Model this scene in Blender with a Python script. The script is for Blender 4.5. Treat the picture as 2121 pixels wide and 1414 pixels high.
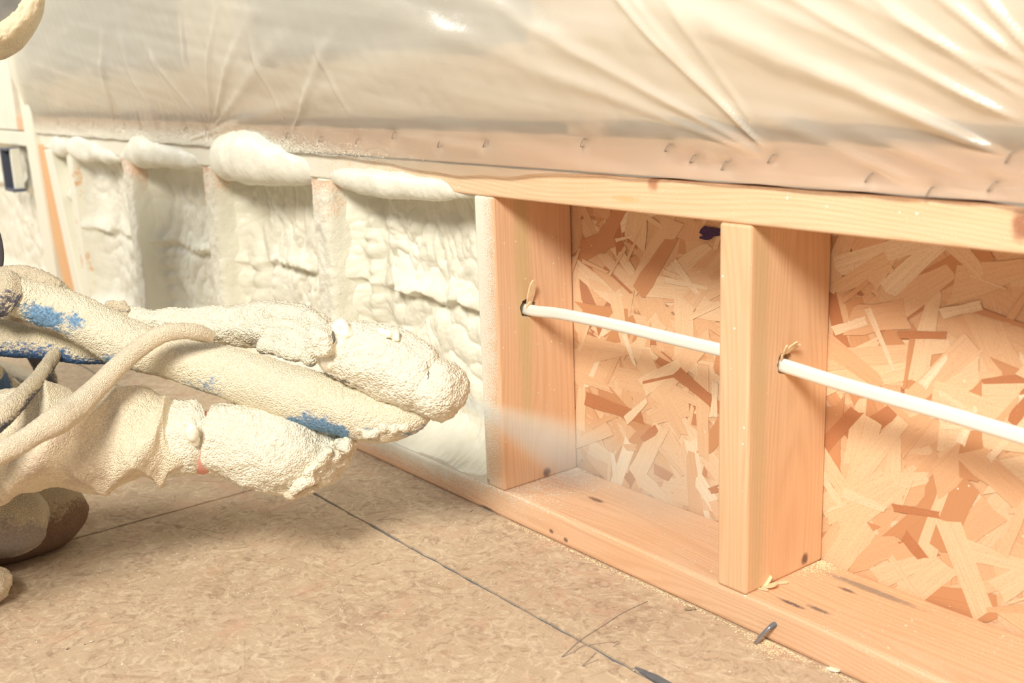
import bpy, bmesh, math, random
import numpy as np
from mathutils import Vector, Matrix

for o in list(bpy.data.objects):
    bpy.data.objects.remove(o)
S = bpy.context.scene
COL = S.collection
random.seed(7)
RNG = np.random.RandomState(11)

# ------------------------------------------------------------------ camera
IW, IH, FPX = 2121.0, 1414.0, 2330.88
CAM = np.array([1.10724, -0.81035, 0.56097])
YAW, PITCH, ROLL = -0.909757, -0.239745, -0.037374
_cy, _sy, _cp, _sp = math.cos(YAW), math.sin(YAW), math.cos(PITCH), math.sin(PITCH)
_f = np.array([_sy*_cp, _cy*_cp, _sp]); _r = np.array([_cy, -_sy, 0.0]); _u = np.cross(_r, _f)
_c, _s = math.cos(ROLL), math.sin(ROLL)
AX = np.array([_c*_r + _s*_u, -_s*_r + _c*_u, _f])        # right, up, forward
cd = bpy.data.cameras.new('camera'); cam = bpy.data.objects.new('camera', cd); COL.objects.link(cam)
cd.sensor_width = 36.0; cd.lens = FPX/IW*36.0; cd.clip_start = 0.02; cd.clip_end = 100
cam.matrix_world = Matrix(((AX[0][0], AX[1][0], -AX[2][0], CAM[0]),
                           (AX[0][1], AX[1][1], -AX[2][1], CAM[1]),
                           (AX[0][2], AX[1][2], -AX[2][2], CAM[2]), (0, 0, 0, 1)))
cd.dof.use_dof = True; cd.dof.focus_distance = 1.28; cd.dof.aperture_fstop = 6.3
S.camera = cam

# ------------------------------------------------------------------ world, lights, exposure
world = bpy.data.worlds.new('world'); S.world = world; world.use_nodes = True
bg = world.node_tree.nodes['Background']
bg.inputs[0].default_value = (0.80, 0.86, 1.0, 1); bg.inputs[1].default_value = 0.20
def area(name, loc, target, size, power, color):
    l = bpy.data.lights.new(name, 'AREA'); l.shape = 'SQUARE'; l.size = size; l.energy = power; l.color = color
    o = bpy.data.objects.new(name, l); COL.objects.link(o); o.location = loc
    o.rotation_euler = (Vector(target)-Vector(loc)).to_track_quat('-Z', 'Y').to_euler(); return o
area('work_light', (1.60, -2.05, 2.2), (0.0, 0.0, 0.25), 0.75, 88.0, (1.0, 0.935, 0.83))
area('left_fill_light', (-2.3, -1.35, 1.75), (-1.5, 0.0, 0.4), 0.7, 20.0, (1.0, 0.97, 0.93))  # unseen fill lamp added to brighten the left wall
S.view_settings.view_transform = 'Standard'; S.view_settings.look = 'None'
S.view_settings.exposure = 0.55; S.view_settings.gamma = 1.0; S.view_settings.use_curve_mapping = False

# ------------------------------------------------------------------ helpers
def at(px, py, dep):                      # a point seen at a photo pixel, at a given distance along the view
    return CAM + dep*(AX[2] + (px-IW/2)/FPX*AX[0] - (py-IH/2)/FPX*AX[1])
def onp(px, py, ax, val):
    d = AX[2] + (px-IW/2)/FPX*AX[0] - (py-IH/2)/FPX*AX[1]
    return CAM + (val-CAM[ax])/d[ax]*d

_perm = RNG.permutation(4096)
_g = RNG.normal(size=(4096, 3)); _g /= np.linalg.norm(_g, axis=1)[:, None]
def perlin(p, seed=0):
    p = np.asarray(p, float) + seed*17.31
    i = np.floor(p).astype(int); f = p-i; w = f*f*f*(f*(f*6-15)+10)
    out = 0
    for dx in (0, 1):
        for dy in (0, 1):
            for dz in (0, 1):
                h = _perm[(_perm[(_perm[(i[:, 0]+dx) & 4095] + i[:, 1]+dy) & 4095] + i[:, 2]+dz) & 4095]
                g = _g[h]; d = f-np.array([dx, dy, dz])
                ww = (w[:, 0] if dx else 1-w[:, 0])*(w[:, 1] if dy else 1-w[:, 1])*(w[:, 2] if dz else 1-w[:, 2])
                out = out + ww*np.sum(g*d, axis=1)
    return out*1.5
def fbm(p, seed=0, oct=3):
    a, o, f = 1.0, 0, 1.0
    for k in range(oct):
        o = o + a*perlin(np.asarray(p)*f, seed+k); a *= .5; f *= 2.03
    return o
def ss(a, b, x):
    t = np.clip((x-a)/(b-a), 0, 1); return t*t*(3-2*t)

def link(name, me, mat=None, parent=None, smooth=False):
    o = bpy.data.objects.new(name, me); COL.objects.link(o)
    if mat: me.materials.clear(); me.materials.append(mat)
    if parent: o.parent = parent
    if smooth and len(me.polygons):
        me.polygons.foreach_set('use_smooth', [True]*len(me.polygons))
    return o
def mesh(name, v, f, mat=None, parent=None, smooth=False):
    me = bpy.data.meshes.new(name); me.from_pydata([tuple(map(float, q)) for q in v], [], f); me.update()
    return link(name, me, mat, parent, smooth)
def bmobj(name, bm, mat=None, parent=None, smooth=False):
    bmesh.ops.recalc_face_normals(bm, faces=bm.faces)
    me = bpy.data.meshes.new(name); bm.to_mesh(me); bm.free(); return link(name, me, mat, parent, smooth)
def empty(name, loc=(0, 0, 0)):
    o = bpy.data.objects.new(name, None); COL.objects.link(o); o.location = loc; o.empty_display_size = .05; return o
def tag(o, label=None, cat=None, group=None, kind=None):
    if label: o['label'] = label
    if cat: o['category'] = cat
    if group: o['group'] = group
    if kind: o['kind'] = kind
    return o
def box_bm(x0, x1, y0, y1, z0, z1, bev=.003, seg=2, bm=None):
    bm = bm or bmesh.new()
    r = bmesh.ops.create_cube(bm, size=1)
    for v in r['verts']:
        v.co = Vector(((x0+x1)/2+v.co.x*(x1-x0), (y0+y1)/2+v.co.y*(y1-y0), (z0+z1)/2+v.co.z*(z1-z0)))
    if bev:
        es = list({e for v in r['verts'] for e in v.link_edges})
        bmesh.ops.bevel(bm, geom=es, offset=bev, segments=seg, profile=.5, affect='EDGES')
    return bm
def box(name, x0, x1, y0, y1, z0, z1, mat, parent=None, bev=.003, seg=2):
    return bmobj(name, box_bm(x0, x1, y0, y1, z0, z1, bev, seg), mat, parent)

def spline(P, n):
    P = np.asarray(P, float); m = len(P)
    Q = np.vstack([2*P[0]-P[1], P, 2*P[-1]-P[-2]])
    t = np.linspace(0, m-1, n); i = np.minimum(t.astype(int), m-2); u = (t-i)[:, None]
    a, b, c, d = Q[i], Q[i+1], Q[i+2], Q[i+3]
    return .5*((2*b)+(-a+c)*u+(2*a-5*b+4*c-d)*u*u+(-a+3*b-3*c+d)*u**3)
def tube_arrays(path, n=120, m=48, disp=None, flat=1.0, cap=True, up=None):
    """path: rows (x,y,z,r). disp(points, normals, t, ang) -> offset along the normal."""
    Q = spline(path, n); C, R = Q[:, :3], np.maximum(Q[:, 3], 1e-4)
    T = np.gradient(C, axis=0); T /= np.linalg.norm(T, axis=1)[:, None]
    ref = np.array(up if up is not None else AX[2], float)
    N = ref - (T@ref)[:, None]*T; N /= np.linalg.norm(N, axis=1)[:, None]
    B = np.cross(T, N)
    a = np.linspace(0, 2*math.pi, m, endpoint=False)
    nv = (np.cos(a)[None, :, None]*N[:, None]*flat + np.sin(a)[None, :, None]*B[:, None])
    V = C[:, None]+R[:, None, None]*nv
    nn = nv/np.linalg.norm(nv, axis=2)[..., None]
    V = V.reshape(-1, 3); nn = nn.reshape(-1, 3)
    tt = np.repeat(np.linspace(0, 1, n), m); aa = np.tile(a, n)
    if disp is not None: V = V + nn*np.asarray(disp(V, nn, tt, aa))[:, None]
    F = []
    for i in range(n-1):
        for j in range(m):
            k = (j+1) % m
            F.append((i*m+j, i*m+k, (i+1)*m+k, (i+1)*m+j))
    V = list(V)
    if cap:
        V.append(np.mean(V[:m], axis=0)); c0 = len(V)-1
        V.append(np.mean(V[(n-1)*m:n*m], axis=0)); c1 = len(V)-1
        for j in range(m):
            k = (j+1) % m
            F.append((c0, k, j)); F.append((c1, (n-1)*m+j, (n-1)*m+k))
    return V, F
def tube(name, path, mat, parent=None, **kw):
    V, F = tube_arrays(path, **kw)
    return mesh(name, V, F, mat, parent, True)
def pxpath(rows):                          # rows (px, py, distance, radius in px) -> metric rows
    return [tuple(at(x, y, d))+(r*d/FPX,) for x, y, d, r in rows]
def crust(a1=.004, s1=45., a2=.0014, s2=150., seed=0, ridge=0.):
    def f(V, N, t, a):
        n1 = perlin(V*s1, seed); n2 = perlin(V*s2, seed+3); n3 = perlin(V*s2*2.4, seed+5)
        o = a1*n1 + a2*(np.abs(n2)*2-.6) + a2*.6*n3
        if ridge: o = o - ridge*np.exp(-((np.abs(perlin(V*s1*.6, seed+9)))/.05)**2)
        return o
    return f
def blob(name, arrays, voxel, mat, parent=None, disp=None, smooth_it=2):
    """union of closed shapes into one continuous surface (voxel remesh), then displaced along its normals"""
    V, F = [], []
    for v, f in arrays:
        o = len(V); V += list(v); F += [tuple(i+o for i in q) for q in f]
    me = bpy.data.meshes.new(name+'_src'); me.from_pydata([tuple(map(float, q)) for q in V], [], F); me.update()
    tmp = bpy.data.objects.new(name+'_src', me); COL.objects.link(tmp)
    md = tmp.modifiers.new('r', 'REMESH'); md.mode = 'VOXEL'; md.voxel_size = voxel
    sm = tmp.modifiers.new('s', 'SMOOTH'); sm.factor = .5; sm.iterations = smooth_it
    dg = bpy.context.evaluated_depsgraph_get(); dg.update()
    out = bpy.data.meshes.new_from_object(tmp.evaluated_get(dg))
    bpy.data.objects.remove(tmp); bpy.data.meshes.remove(me)
    out.name = name
    n = len(out.vertices)
    if disp is not None and n:
        P = np.empty(n*3); out.vertices.foreach_get('co', P); P = P.reshape(-1, 3)
        N = np.empty(n*3); out.vertices.foreach_get('normal', N); N = N.reshape(-1, 3)
        P = P + N*disp(P, N, None, None)[:, None]
        out.vertices.foreach_set('co', P.ravel()); out.update()
    return link(name, out, mat, parent, True)
def ellipsoid(c, r, rot=None, nu=24, nv=16):
    c = np.array(c, float); V, F = [], []
    rot = np.eye(3) if rot is None else rot
    for i in range(nv+1):
        th = math.pi*i/nv
        for j in range(nu):
            ph = 2*math.pi*j/nu
            V.append(c + rot@np.array([r[0]*math.sin(th)*math.cos(ph), r[1]*math.sin(th)*math.sin(ph), r[2]*math.cos(th)]))
    for i in range(nv):
        for j in range(nu):
            k = (j+1) % nu
            F.append((i*nu+j, (i+1)*nu+j, (i+1)*nu+k, i*nu+k))
    return V, F

# ------------------------------------------------------------------ materials
class NT:
    def __init__(s, name):
        s.m = bpy.data.materials.new(name); s.m.use_nodes = True; s.t = s.m.node_tree; s.t.nodes.clear()
        s.out = s.n('ShaderNodeOutputMaterial')
    def n(s, typ, **kw):
        x = s.t.nodes.new(typ)
        for k, v in kw.items(): setattr(x, k, v)
        return x
    def l(s, a, b): s.t.links.new(a, b)
    def val(s, sock, v):
        if hasattr(v, 'is_output') or isinstance(v, bpy.types.NodeSocket): s.l(v, sock)
        else: sock.default_value = v
    def math(s, op, a, b=0.0, c=None, clamp=False):
        x = s.n('ShaderNodeMath', operation=op, use_clamp=clamp); s.val(x.inputs[0], a); s.val(x.inputs[1], b)
        if c is not None: s.val(x.inputs[2], c)
        return x.outputs[0]
    def vmath(s, op, a, b):
        x = s.n('ShaderNodeVectorMath', operation=op); s.val(x.inputs[0], a); s.val(x.inputs[1], b)
        return x.outputs['Value'] if op in ('LENGTH', 'DOT_PRODUCT', 'DISTANCE') else x.outputs[0]
    def mr(s, v, a, b, c=0.0, d=1.0, smooth=False):
        x = s.n('ShaderNodeMapRange'); x.clamp = True
        if smooth: x.interpolation_type = 'SMOOTHSTEP'
        s.val(x.inputs[0], v); x.inputs[1].default_value = a; x.inputs[2].default_value = b
        x.inputs[3].default_value = c; x.inputs[4].default_value = d; return x.outputs[0]
    def noise(s, vec, scale, detail=2.0, rough=.5, dist=0.0):
        x = s.n('ShaderNodeTexNoise'); s.val(x.inputs['Vector'], vec); x.inputs['Scale'].default_value = scale
        x.inputs['Detail'].default_value = detail; x.inputs['Roughness'].default_value = rough
        x.inputs['Distortion'].default_value = dist; return x.outputs[0]
    def vor(s, vec, scale, out='Distance', feat='F1'):
        x = s.n('ShaderNodeTexVoronoi', feature=feat); s.val(x.inputs['Vector'], vec); x.inputs['Scale'].default_value = scale
        return x.outputs[out]
    def mix(s, f, a, b, mode='MIX'):
        x = s.n('ShaderNodeMix', data_type='RGBA', blend_type=mode); s.val(x.inputs[0], f)
        for sk, v in ((x.inputs[6], a), (x.inputs[7], b)):
            if isinstance(v, tuple): sk.default_value = v if len(v) == 4 else v+(1,)
            else: s.l(v, sk)
        return x.outputs[2]
    def sep(s, v):
        x = s.n('ShaderNodeSeparateXYZ'); s.l(v, x.inputs[0]); return x.outputs
    def comb(s, a, b, c):
        x = s.n('ShaderNodeCombineXYZ'); s.val(x.inputs[0], a); s.val(x.inputs[1], b); s.val(x.inputs[2], c); return x.outputs[0]
    def bump(s, h, dist, strength=1.0, normal=None):
        x = s.n('ShaderNodeBump'); s.l(h, x.inputs['Height']); x.inputs['Distance'].default_value = dist
        x.inputs['Strength'].default_value = strength
        if normal: s.l(normal, x.inputs['Normal'])
        return x.outputs[0]
    def prin(s, col, rough=.6, normal=None, spec=.3, **kw):
        x = s.n('ShaderNodeBsdfPrincipled')
        if isinstance(col, tuple): x.inputs['Base Color'].default_value = col+(1,)
        else: s.l(col, x.inputs['Base Color'])
        s.val(x.inputs['Roughness'], rough); x.inputs['Specular IOR Level'].default_value = spec
        for k, v in kw.items(): x.inputs[k].default_value = v
        if normal: s.l(normal, x.inputs['Normal'])
        return x.outputs[0]
    def done(s, sh, slot='Surface'): s.l(sh, s.out.inputs[slot]); return s.m
    def pos(s): return s.n('ShaderNodeNewGeometry').outputs['Position']
    def nrm(s): return s.n('ShaderNodeNewGeometry').outputs['True Normal']

FOAM = (0.82, 0.803, 0.672)
PINE_L, PINE_D = (0.83, 0.57, 0.36), (0.71, 0.42, 0.24)

def lumber(name, axis, light=PINE_L, dark=PINE_D, knots=(), spray=None, dots=.06, ring=1.0, seed=0.0, coat=None):
    """pine: growth rings contouring along the board axis; knots = (x,y,z, rx,ry,rz, colour);
    spray=(x_none, x_full, k_side, z_ref, k_z): dried overspray; coat: noise-broken full foam coat 0..1"""
    t = NT(name); p = t.pos(); x, y, z = t.sep(p)
    along, a, b = {'x': (x, y, z), 'z': (z, x, y)}[axis]
    v1 = t.comb(t.math('MULTIPLY', along, 1.6), t.math('MULTIPLY_ADD', a, 14.0, seed), t.math('MULTIPLY', b, 14.0))
    n1 = t.noise(v1, 1.0, 1.5, .45)
    v2 = t.comb(t.math('MULTIPLY', along, 9.0), t.math('MULTIPLY_ADD', a, 260.0, seed), t.math('MULTIPLY', b, 260.0))
    n2 = t.noise(v2, 1.0, 3.0, .6)
    c = t.math('ADD', t.math('MULTIPLY', n1, 230.0*ring), t.math('ADD', t.math('MULTIPLY', a, 1500.0*ring), t.math('MULTIPLY', b, 1500.0*ring)))
    w = t.math('MULTIPLY_ADD', t.math('SINE', c, 0), .5, .5)
    w = t.math('POWER', w, 1.8)
    g = t.math('ADD', t.math('MULTIPLY', w, .30), t.math('MULTIPLY', n2, .75), clamp=True)
    col = t.mix(t.mr(g, .2, .95), light, tuple(k*.93 for k in dark))
    big = t.noise(p, 6.0, 2.0)
    col = t.mix(t.mr(big, .3, .7, 0, .35), col, (0.80, 0.42, 0.20))
    for (kx, ky, kz, rx, ry, rz, kc) in knots:
        dv = t.vmath('MULTIPLY', t.vmath('SUBTRACT', p, (kx, ky, kz)), (1/rx, 1/ry, 1/rz))
        dl = t.math('ADD', t.vmath('LENGTH', dv, (0, 0, 0)), t.math('MULTIPLY_ADD', t.noise(p, 160.0, 2.0), .6, -.3))
        col = t.mix(t.mr(dl, .45, 1.35, .85, 0.0, True), col, kc)
    rough = .55
    h = t.math('ADD', t.math('MULTIPLY', g, .5), t.math('MULTIPLY', n2, .5))
    nor = t.bump(h, .0006, .5)
    masks = []
    if dots:
        vd = t.n('ShaderNodeTexVoronoi', feature='F1'); t.l(p, vd.inputs['Vector']); vd.inputs['Scale'].default_value = 70.0
        rnd = t.sep(vd.outputs['Color'])[0]
        rad = t.mr(rnd, 1.0-dots*6, 1.0, .0, .11)
        masks.append(t.math('LESS_THAN', vd.outputs['Distance'], rad))
    if spray:
        x0, x1, ks, zr, kz = spray
        nx, ny, nz = t.sep(t.nrm())
        zt_ = t.math('MINIMUM', t.math('MAXIMUM', t.math('MULTIPLY_ADD', t.math('SUBTRACT', z, zr), kz, 1.0), 0.0), 1.25)
        cov = t.math('SUBTRACT', t.math('MULTIPLY', t.mr(x, x0, x1), zt_), t.math('MULTIPLY', t.math('MAXIMUM', nx, 0.0), ks))
        fine = t.noise(p, 620.0, 2.0, .7)
        mid = t.noise(p, 60.0, 2.0)
        q = t.math('ADD', t.math('ADD', t.math('MULTIPLY_ADD', fine, 3.4, -1.7), t.math('MULTIPLY_ADD', mid, .5, -.25)), cov)
        masks.append(t.mr(q, .52, .62))
    if coat:
        q = t.math('ADD', t.noise(p, 22.0, 4.0, .65), t.math('MULTIPLY', t.noise(p, 420.0, 2.0), .25))
        masks.append(t.mr(q, .95-coat*.75, 1.0-coat*.75))
    if masks:
        m = masks[0]
        for k in masks[1:]: m = t.math('MAXIMUM', m, k)
        col = t.mix(m, col, FOAM)
        nor = t.bump(t.math('ADD', m, t.math('MULTIPLY', t.noise(p, 260.0, 2.0), m)), .0005, .4, nor)
    return t.done(t.prin(col, rough, nor, .3))

def foam_mat(name, col=FOAM, rough=.42, coarse=1.0, spec=.4, dust=None):
    t = NT(name); p = t.pos()
    n1 = t.noise(p, 30.0, 3.0, .6); n2 = t.noise(p, 160.0, 3.0, .6)
    c = t.mix(t.mr(n1, .3, .7), tuple(k*.93 for k in col), tuple(min(1, k*1.05) for k in col))
    if dust: c = t.mix(t.mr(t.noise(p, 9.0, 3.0), .62, .75, 0, .5), c, dust)
    h = t.math('ADD', t.math('MULTIPLY', n2, .7), t.math('MULTIPLY', t.noise(p, 55.0, 2.0), .8))
    return t.done(t.prin(c, rough, t.bump(h, .0022*coarse, .5), spec))

def caked_mat(name, foam=(0.80, 0.71, 0.52), cloth=(0.13, 0.27, 0.52), amount=.5, up=.25, fine=1.0, sx=8.0, dark=(0.05, 0.06, 0.10), patches=()):
    """cloth or metal caked with dried foam dust; bare patches where dust did not settle"""
    t = NT(name); p = t.pos(); nz = t.sep(t.nrm())[2]
    n = t.noise(p, sx, 4.0, .62); nf = t.noise(p, 300.0, 2.0, .7)
    cov = t.math('ADD', t.math('ADD', t.math('MULTIPLY', nz, up), n), t.math('MULTIPLY_ADD', nf, .35, -.17))
    for (px, py, pd, pr) in patches:
        dl = t.vmath('DISTANCE', p, tuple(at(px, py, pd)))
        cov = t.math('SUBTRACT', cov, t.mr(dl, pr*.1, pr*1.4, .24, 0.0, True))
    m = t.mr(cov, 1.0-amount-.05, 1.0-amount+.07)
    cl = t.mix(t.mr(t.noise(p, 380.0, 2.0, .7), .35, .7, 0, .7), cloth, dark)
    fc = t.mix(t.noise(p, 40.0, 3.0), tuple(k*.86 for k in foam), tuple(min(1, k*1.1) for k in foam))
    spk = t.mr(t.noise(p, 480.0, 1.0), .66, .74)
    fc = t.mix(t.math('MULTIPLY', spk, .7), fc, (0.95, 0.91, 0.76))
    col = t.mix(m, cl, fc)
    g = t.math('ADD', t.math('MULTIPLY', t.vor(p, 560.0*fine), -1.5), t.math('MULTIPLY', t.noise(p, 420.0*fine, 2.0, .7), .3))
    g = t.math('MULTIPLY', t.math('ADD', g, t.math('MULTIPLY', t.noise(p, 110.0, 2.0), .5)), t.math('MULTIPLY_ADD', m, .7, .3))
    return t.done(t.prin(col, .8, t.bump(g, .0018, .75), .15))

def plain(name, col, rough=.5, spec=.3, nscale=0, namp=.0, bump=0, **kw):
    t = NT(name); p = t.pos(); c = col; nor = None
    if nscale:
        n = t.noise(p, nscale, 3.0, .6)
        c = t.mix(n, tuple(k*(1-namp) for k in col), tuple(min(1, k*(1+namp)) for k in col))
        if bump: nor = t.bump(n, bump, .6)
    return t.done(t.prin(c, rough, nor, spec, **kw))

def osb_mat(name, worn=False):
    t = NT(name); p = t.pos()
    uv = t.n('ShaderNodeUVMap', uv_map='grain').outputs[0]
    at_ = t.mix(1.0, t.n('ShaderNodeAttribute', attribute_name='tint').outputs['Color'], (.97, .93, .88) if not worn else (.98, .96, .94), 'MULTIPLY')
    mp = t.n('ShaderNodeMapping'); t.l(uv, mp.inputs[0]); mp.inputs['Scale'].default_value = (14.0, 420.0, 1.0)
    g = t.noise(mp.outputs[0], 1.0, 3.0, .6)
    col = t.mix(t.mr(g, .3, .75, .0, .26 if not worn else .3), at_, (0.48, 0.24, 0.12) if not worn else (.34, .23, .15))
    sp = t.noise(p, 520.0, 2.0, .65)
    col = t.mix(t.mr(sp, .55, .66, 0, .38), col, (0.62, 0.30, 0.16) if not worn else (.40, .30, .21))
    if worn:
        d = t.noise(p, 3.2, 4.0, .6)
        col = t.mix(t.mr(d, .35, .7, .1, .5), col, (0.62, 0.50, 0.35))
        d2 = t.noise(p, 30.0, 6.0, .75, 2.5)
        col = t.mix(t.mr(d2, .50, .63, 0, .62), col, (0.33, 0.215, 0.145))
        d3 = t.noise(p, 46.0, 6.0, .75, 2.0)
        col = t.mix(t.mr(d3, .50, .62, 0, .6), col, (0.76, 0.64, 0.46))
        d4 = t.noise(p, 11.0, 5.0, .7, 1.2)
        col = t.mix(t.mr(d4, .54, .68, 0, .55), col, (0.60, 0.38, 0.26))
    vd = t.n('ShaderNodeTexVoronoi', feature='F1'); t.l(p, vd.inputs['Vector']); vd.inputs['Scale'].default_value = 95.0
    rad = t.mr(t.sep(vd.outputs['Color'])[0], .86 if worn else .8, 1.0, 0.0, .10)
    dm = t.math('LESS_THAN', vd.outputs['Distance'], rad)
    col = t.mix(dm, col, FOAM)
    h = t.math('ADD', g, t.math('MULTIPLY', sp, .4))
    return t.done(t.prin(col, .62 if not worn else .75, t.bump(h, .0007, .6), .25))

M = {}
M['foam'] = foam_mat('spray_foam')
M['foam_far'] = foam_mat('spray_foam_far', (0.81, 0.79, 0.67), .5)
M['osb'] = osb_mat('osb_strands'); M['osb_floor'] = osb_mat('osb_floor_worn', True)
M['osb_base'] = plain('osb_core', (0.52, 0.29, 0.15), .8, .2, 90, .3, .001)
M['floor_core'] = plain('floor_core', (0.50, 0.37, 0.24), .85, .2, 60, .3, .001)
M['cable'] = plain('white_pvc', (0.86, 0.86, 0.78), .35, .4, 40, .03)
M['steel'] = plain('nail_steel', (0.45, 0.46, 0.52), .28, .5, Metallic=.9)
M['staple'] = plain('staple_steel', (0.42, 0.38, 0.34), .4, .5, Metallic=.6)
M['dark'] = plain('dark_gap', (0.015, 0.016, 0.028), .8, .1)
M['filler'] = plain('grey_seam_filler', (0.16, 0.165, 0.175), .8, .2, 80, .35, .001)
M['pencil'] = plain('pencil_lead', (0.30, 0.26, 0.24), .8, .1)
M['chip'] = plain('wood_chip', (0.88, 0.66, 0.42), .7, .2, 120, .15, .001)
M['ink'] = plain('purple_ink', (0.07, 0.035, 0.10), .6, .2, 200, .4)
M['skin'] = plain('skin', (0.72, 0.33, 0.26), .55, .3, 60, .1, .001)

# ------------------------------------------------------------------ setting: floor
D = 0.3925; T = 0.038; YB = 0.1265; H0 = 0.4102; H1 = H0+T; H2 = H1+T
SEAM_Y, SEAM_X = -0.137, -0.289

def flake_geo(L, Wd, rng, thick):
    """a ragged strand lying in its own xy plane, length along x"""
    n = 5; top = []; bot = []
    a0, a1 = rng.uniform(-.35, .35)*Wd, rng.uniform(-.35, .35)*Wd
    tp = rng.uniform(.45, 1.0)
    for i in range(n):
        u = i/(n-1); w = Wd*.5*(1-(1-tp)*u)*(1+rng.uniform(-.12, .12))
        x = -L/2+L*u
        top.append((x+(a0 if i == 0 else a1 if i == n-1 else 0)+rng.uniform(-.02, .02)*L, w))
        bot.append((x-(a0 if i == 0 else a1 if i == n-1 else 0)+rng.uniform(-.02, .02)*L, -w))
    ends = [(L/2+rng.uniform(-.08, .10)*Wd*2, rng.uniform(-.3, .3)*Wd*tp)]
    start = [(-L/2+rng.uniform(-.10, .08)*Wd*2, rng.uniform(-.3, .3)*Wd)]
    ring = bot+ends+top[::-1]+start
    m = len(ring)
    V = [(x, y, thick) for x, y in ring]+[(x, y, 0) for x, y in ring]
    F = [tuple(range(m))]+[(i, m+i, m+(i+1) % m, (i+1) % m) for i in range(m)]
    F = [F[0]]+[(i, (m+i), (m+(i+1) % m), (i+1) % m)[::-1] for i in range(m)]
    return V, F
def flake_layer(name, items, mat, parent, frame):
    """items: (L, W, cx, cy, ang, h, thick, tint, seed) joined in one mesh; frame(u,v,w)->xyz"""
    V, F, UV, TI = [], [], [], []
    for L, Wd, cx, cy, ang, h, th, tint, sd in items:
        rng = random.Random(sd); v, f = flake_geo(L, Wd, rng, th); o = len(V); ca, sa = math.cos(ang), math.sin(ang)
        ou, ov = rng.uniform(0, 9), rng.uniform(0, 9)
        for x, y, z in v: V.append(frame(cx+ca*x-sa*y, cy+sa*x+ca*y, h+z))
        for q in f:
            F.append(tuple(i+o for i in q))
            for i in q: UV.append((v[i][0]+ou, v[i][1]+ov)); TI.append(tint)
    ob = mesh(name, V, F, mat, parent)
    set_attrs(ob.data, UV, TI); return ob
def set_attrs(me, UV, TI):
    ul = me.uv_layers.new(name='grain'); ul.data.foreach_set('uv', np.array(UV, float).ravel())
    ca = me.color_attributes.new('tint', 'FLOAT_COLOR', 'CORNER')
    ca.data.foreach_set('color', np.array([t+(1.0,) for t in TI], float).ravel())

floor = tag(empty('floor'), 'worn wooden strand board subfloor laid in sheets', None, None, 'structure')
def jag_panel(name, pts, label):
    bm = bmesh.new(); n = len(pts)
    vs = [bm.verts.new((x, y, 0)) for x, y in pts]; lo = [bm.verts.new((x, y, -.018)) for x, y in pts]
    bm.faces.new(vs); bm.faces.new(lo[::-1])
    for i in range(n): bm.faces.new((vs[i], lo[i], lo[(i+1) % n], vs[(i+1) % n]))
    o = tag(bmobj(name, bm, M['osb_floor'], floor), label); me = o.data
    UV = [(me.vertices[l.vertex_index].co.x, me.vertices[l.vertex_index].co.y) for l in me.loops]
    set_attrs(me, UV, [(0.575, 0.445, 0.31)]*len(UV)); return o
def edge(p, q, n, amp, rng):
    return [(p[0]+(q[0]-p[0])*i/n+(rng.uniform(-amp, amp) if 0 < i < n else 0),
             p[1]+(q[1]-p[1])*i/n+(rng.uniform(-amp, amp) if 0 < i < n else 0)) for i in range(n)]
rg = random.Random(3); g2 = .0022
pA = jag_panel('floor_panel', edge((-3.0, SEAM_Y+g2), (1.9, SEAM_Y+g2), 260, .0013, rg)+[(1.9, SEAM_Y+g2), (1.9, .14), (-3.0, .14)], 'floor sheet running along the sole plate')
pB = jag_panel('floor_panel', [(-3.0, -2.2), (SEAM_X-g2, -2.2)]+edge((SEAM_X-g2, -2.2), (SEAM_X-g2, SEAM_Y-g2), 120, .0013, rg)+edge((SEAM_X-g2, SEAM_Y-g2), (-3.0, SEAM_Y-g2), 140, .0013, rg)+[(-3.0, SEAM_Y-g2)], 'floor sheet under the kneeling worker')
pC = jag_panel('floor_panel', [(SEAM_X+g2, SEAM_Y-g2)]+[(SEAM_X+g2, -2.2), (1.9, -2.2), (1.9, SEAM_Y-g2)]+edge((1.9, SEAM_Y-g2), (SEAM_X+g2, SEAM_Y-g2), 140, .0013, rg), 'floor sheet nearest the camera')
def strip(name, x0, x1, y0, y1, z, mat, parent):
    return box(name, x0, x1, y0, y1, z-.006, z, mat, parent, 0)
strip('seam_filler', -3, 1.9, SEAM_Y-.004, SEAM_Y+.004, -.0022, M['filler'], pA)
strip('seam_filler', SEAM_X-.004, SEAM_X+.004, -2.2, SEAM_Y-.004, -.003, M['filler'], pB)
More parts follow.
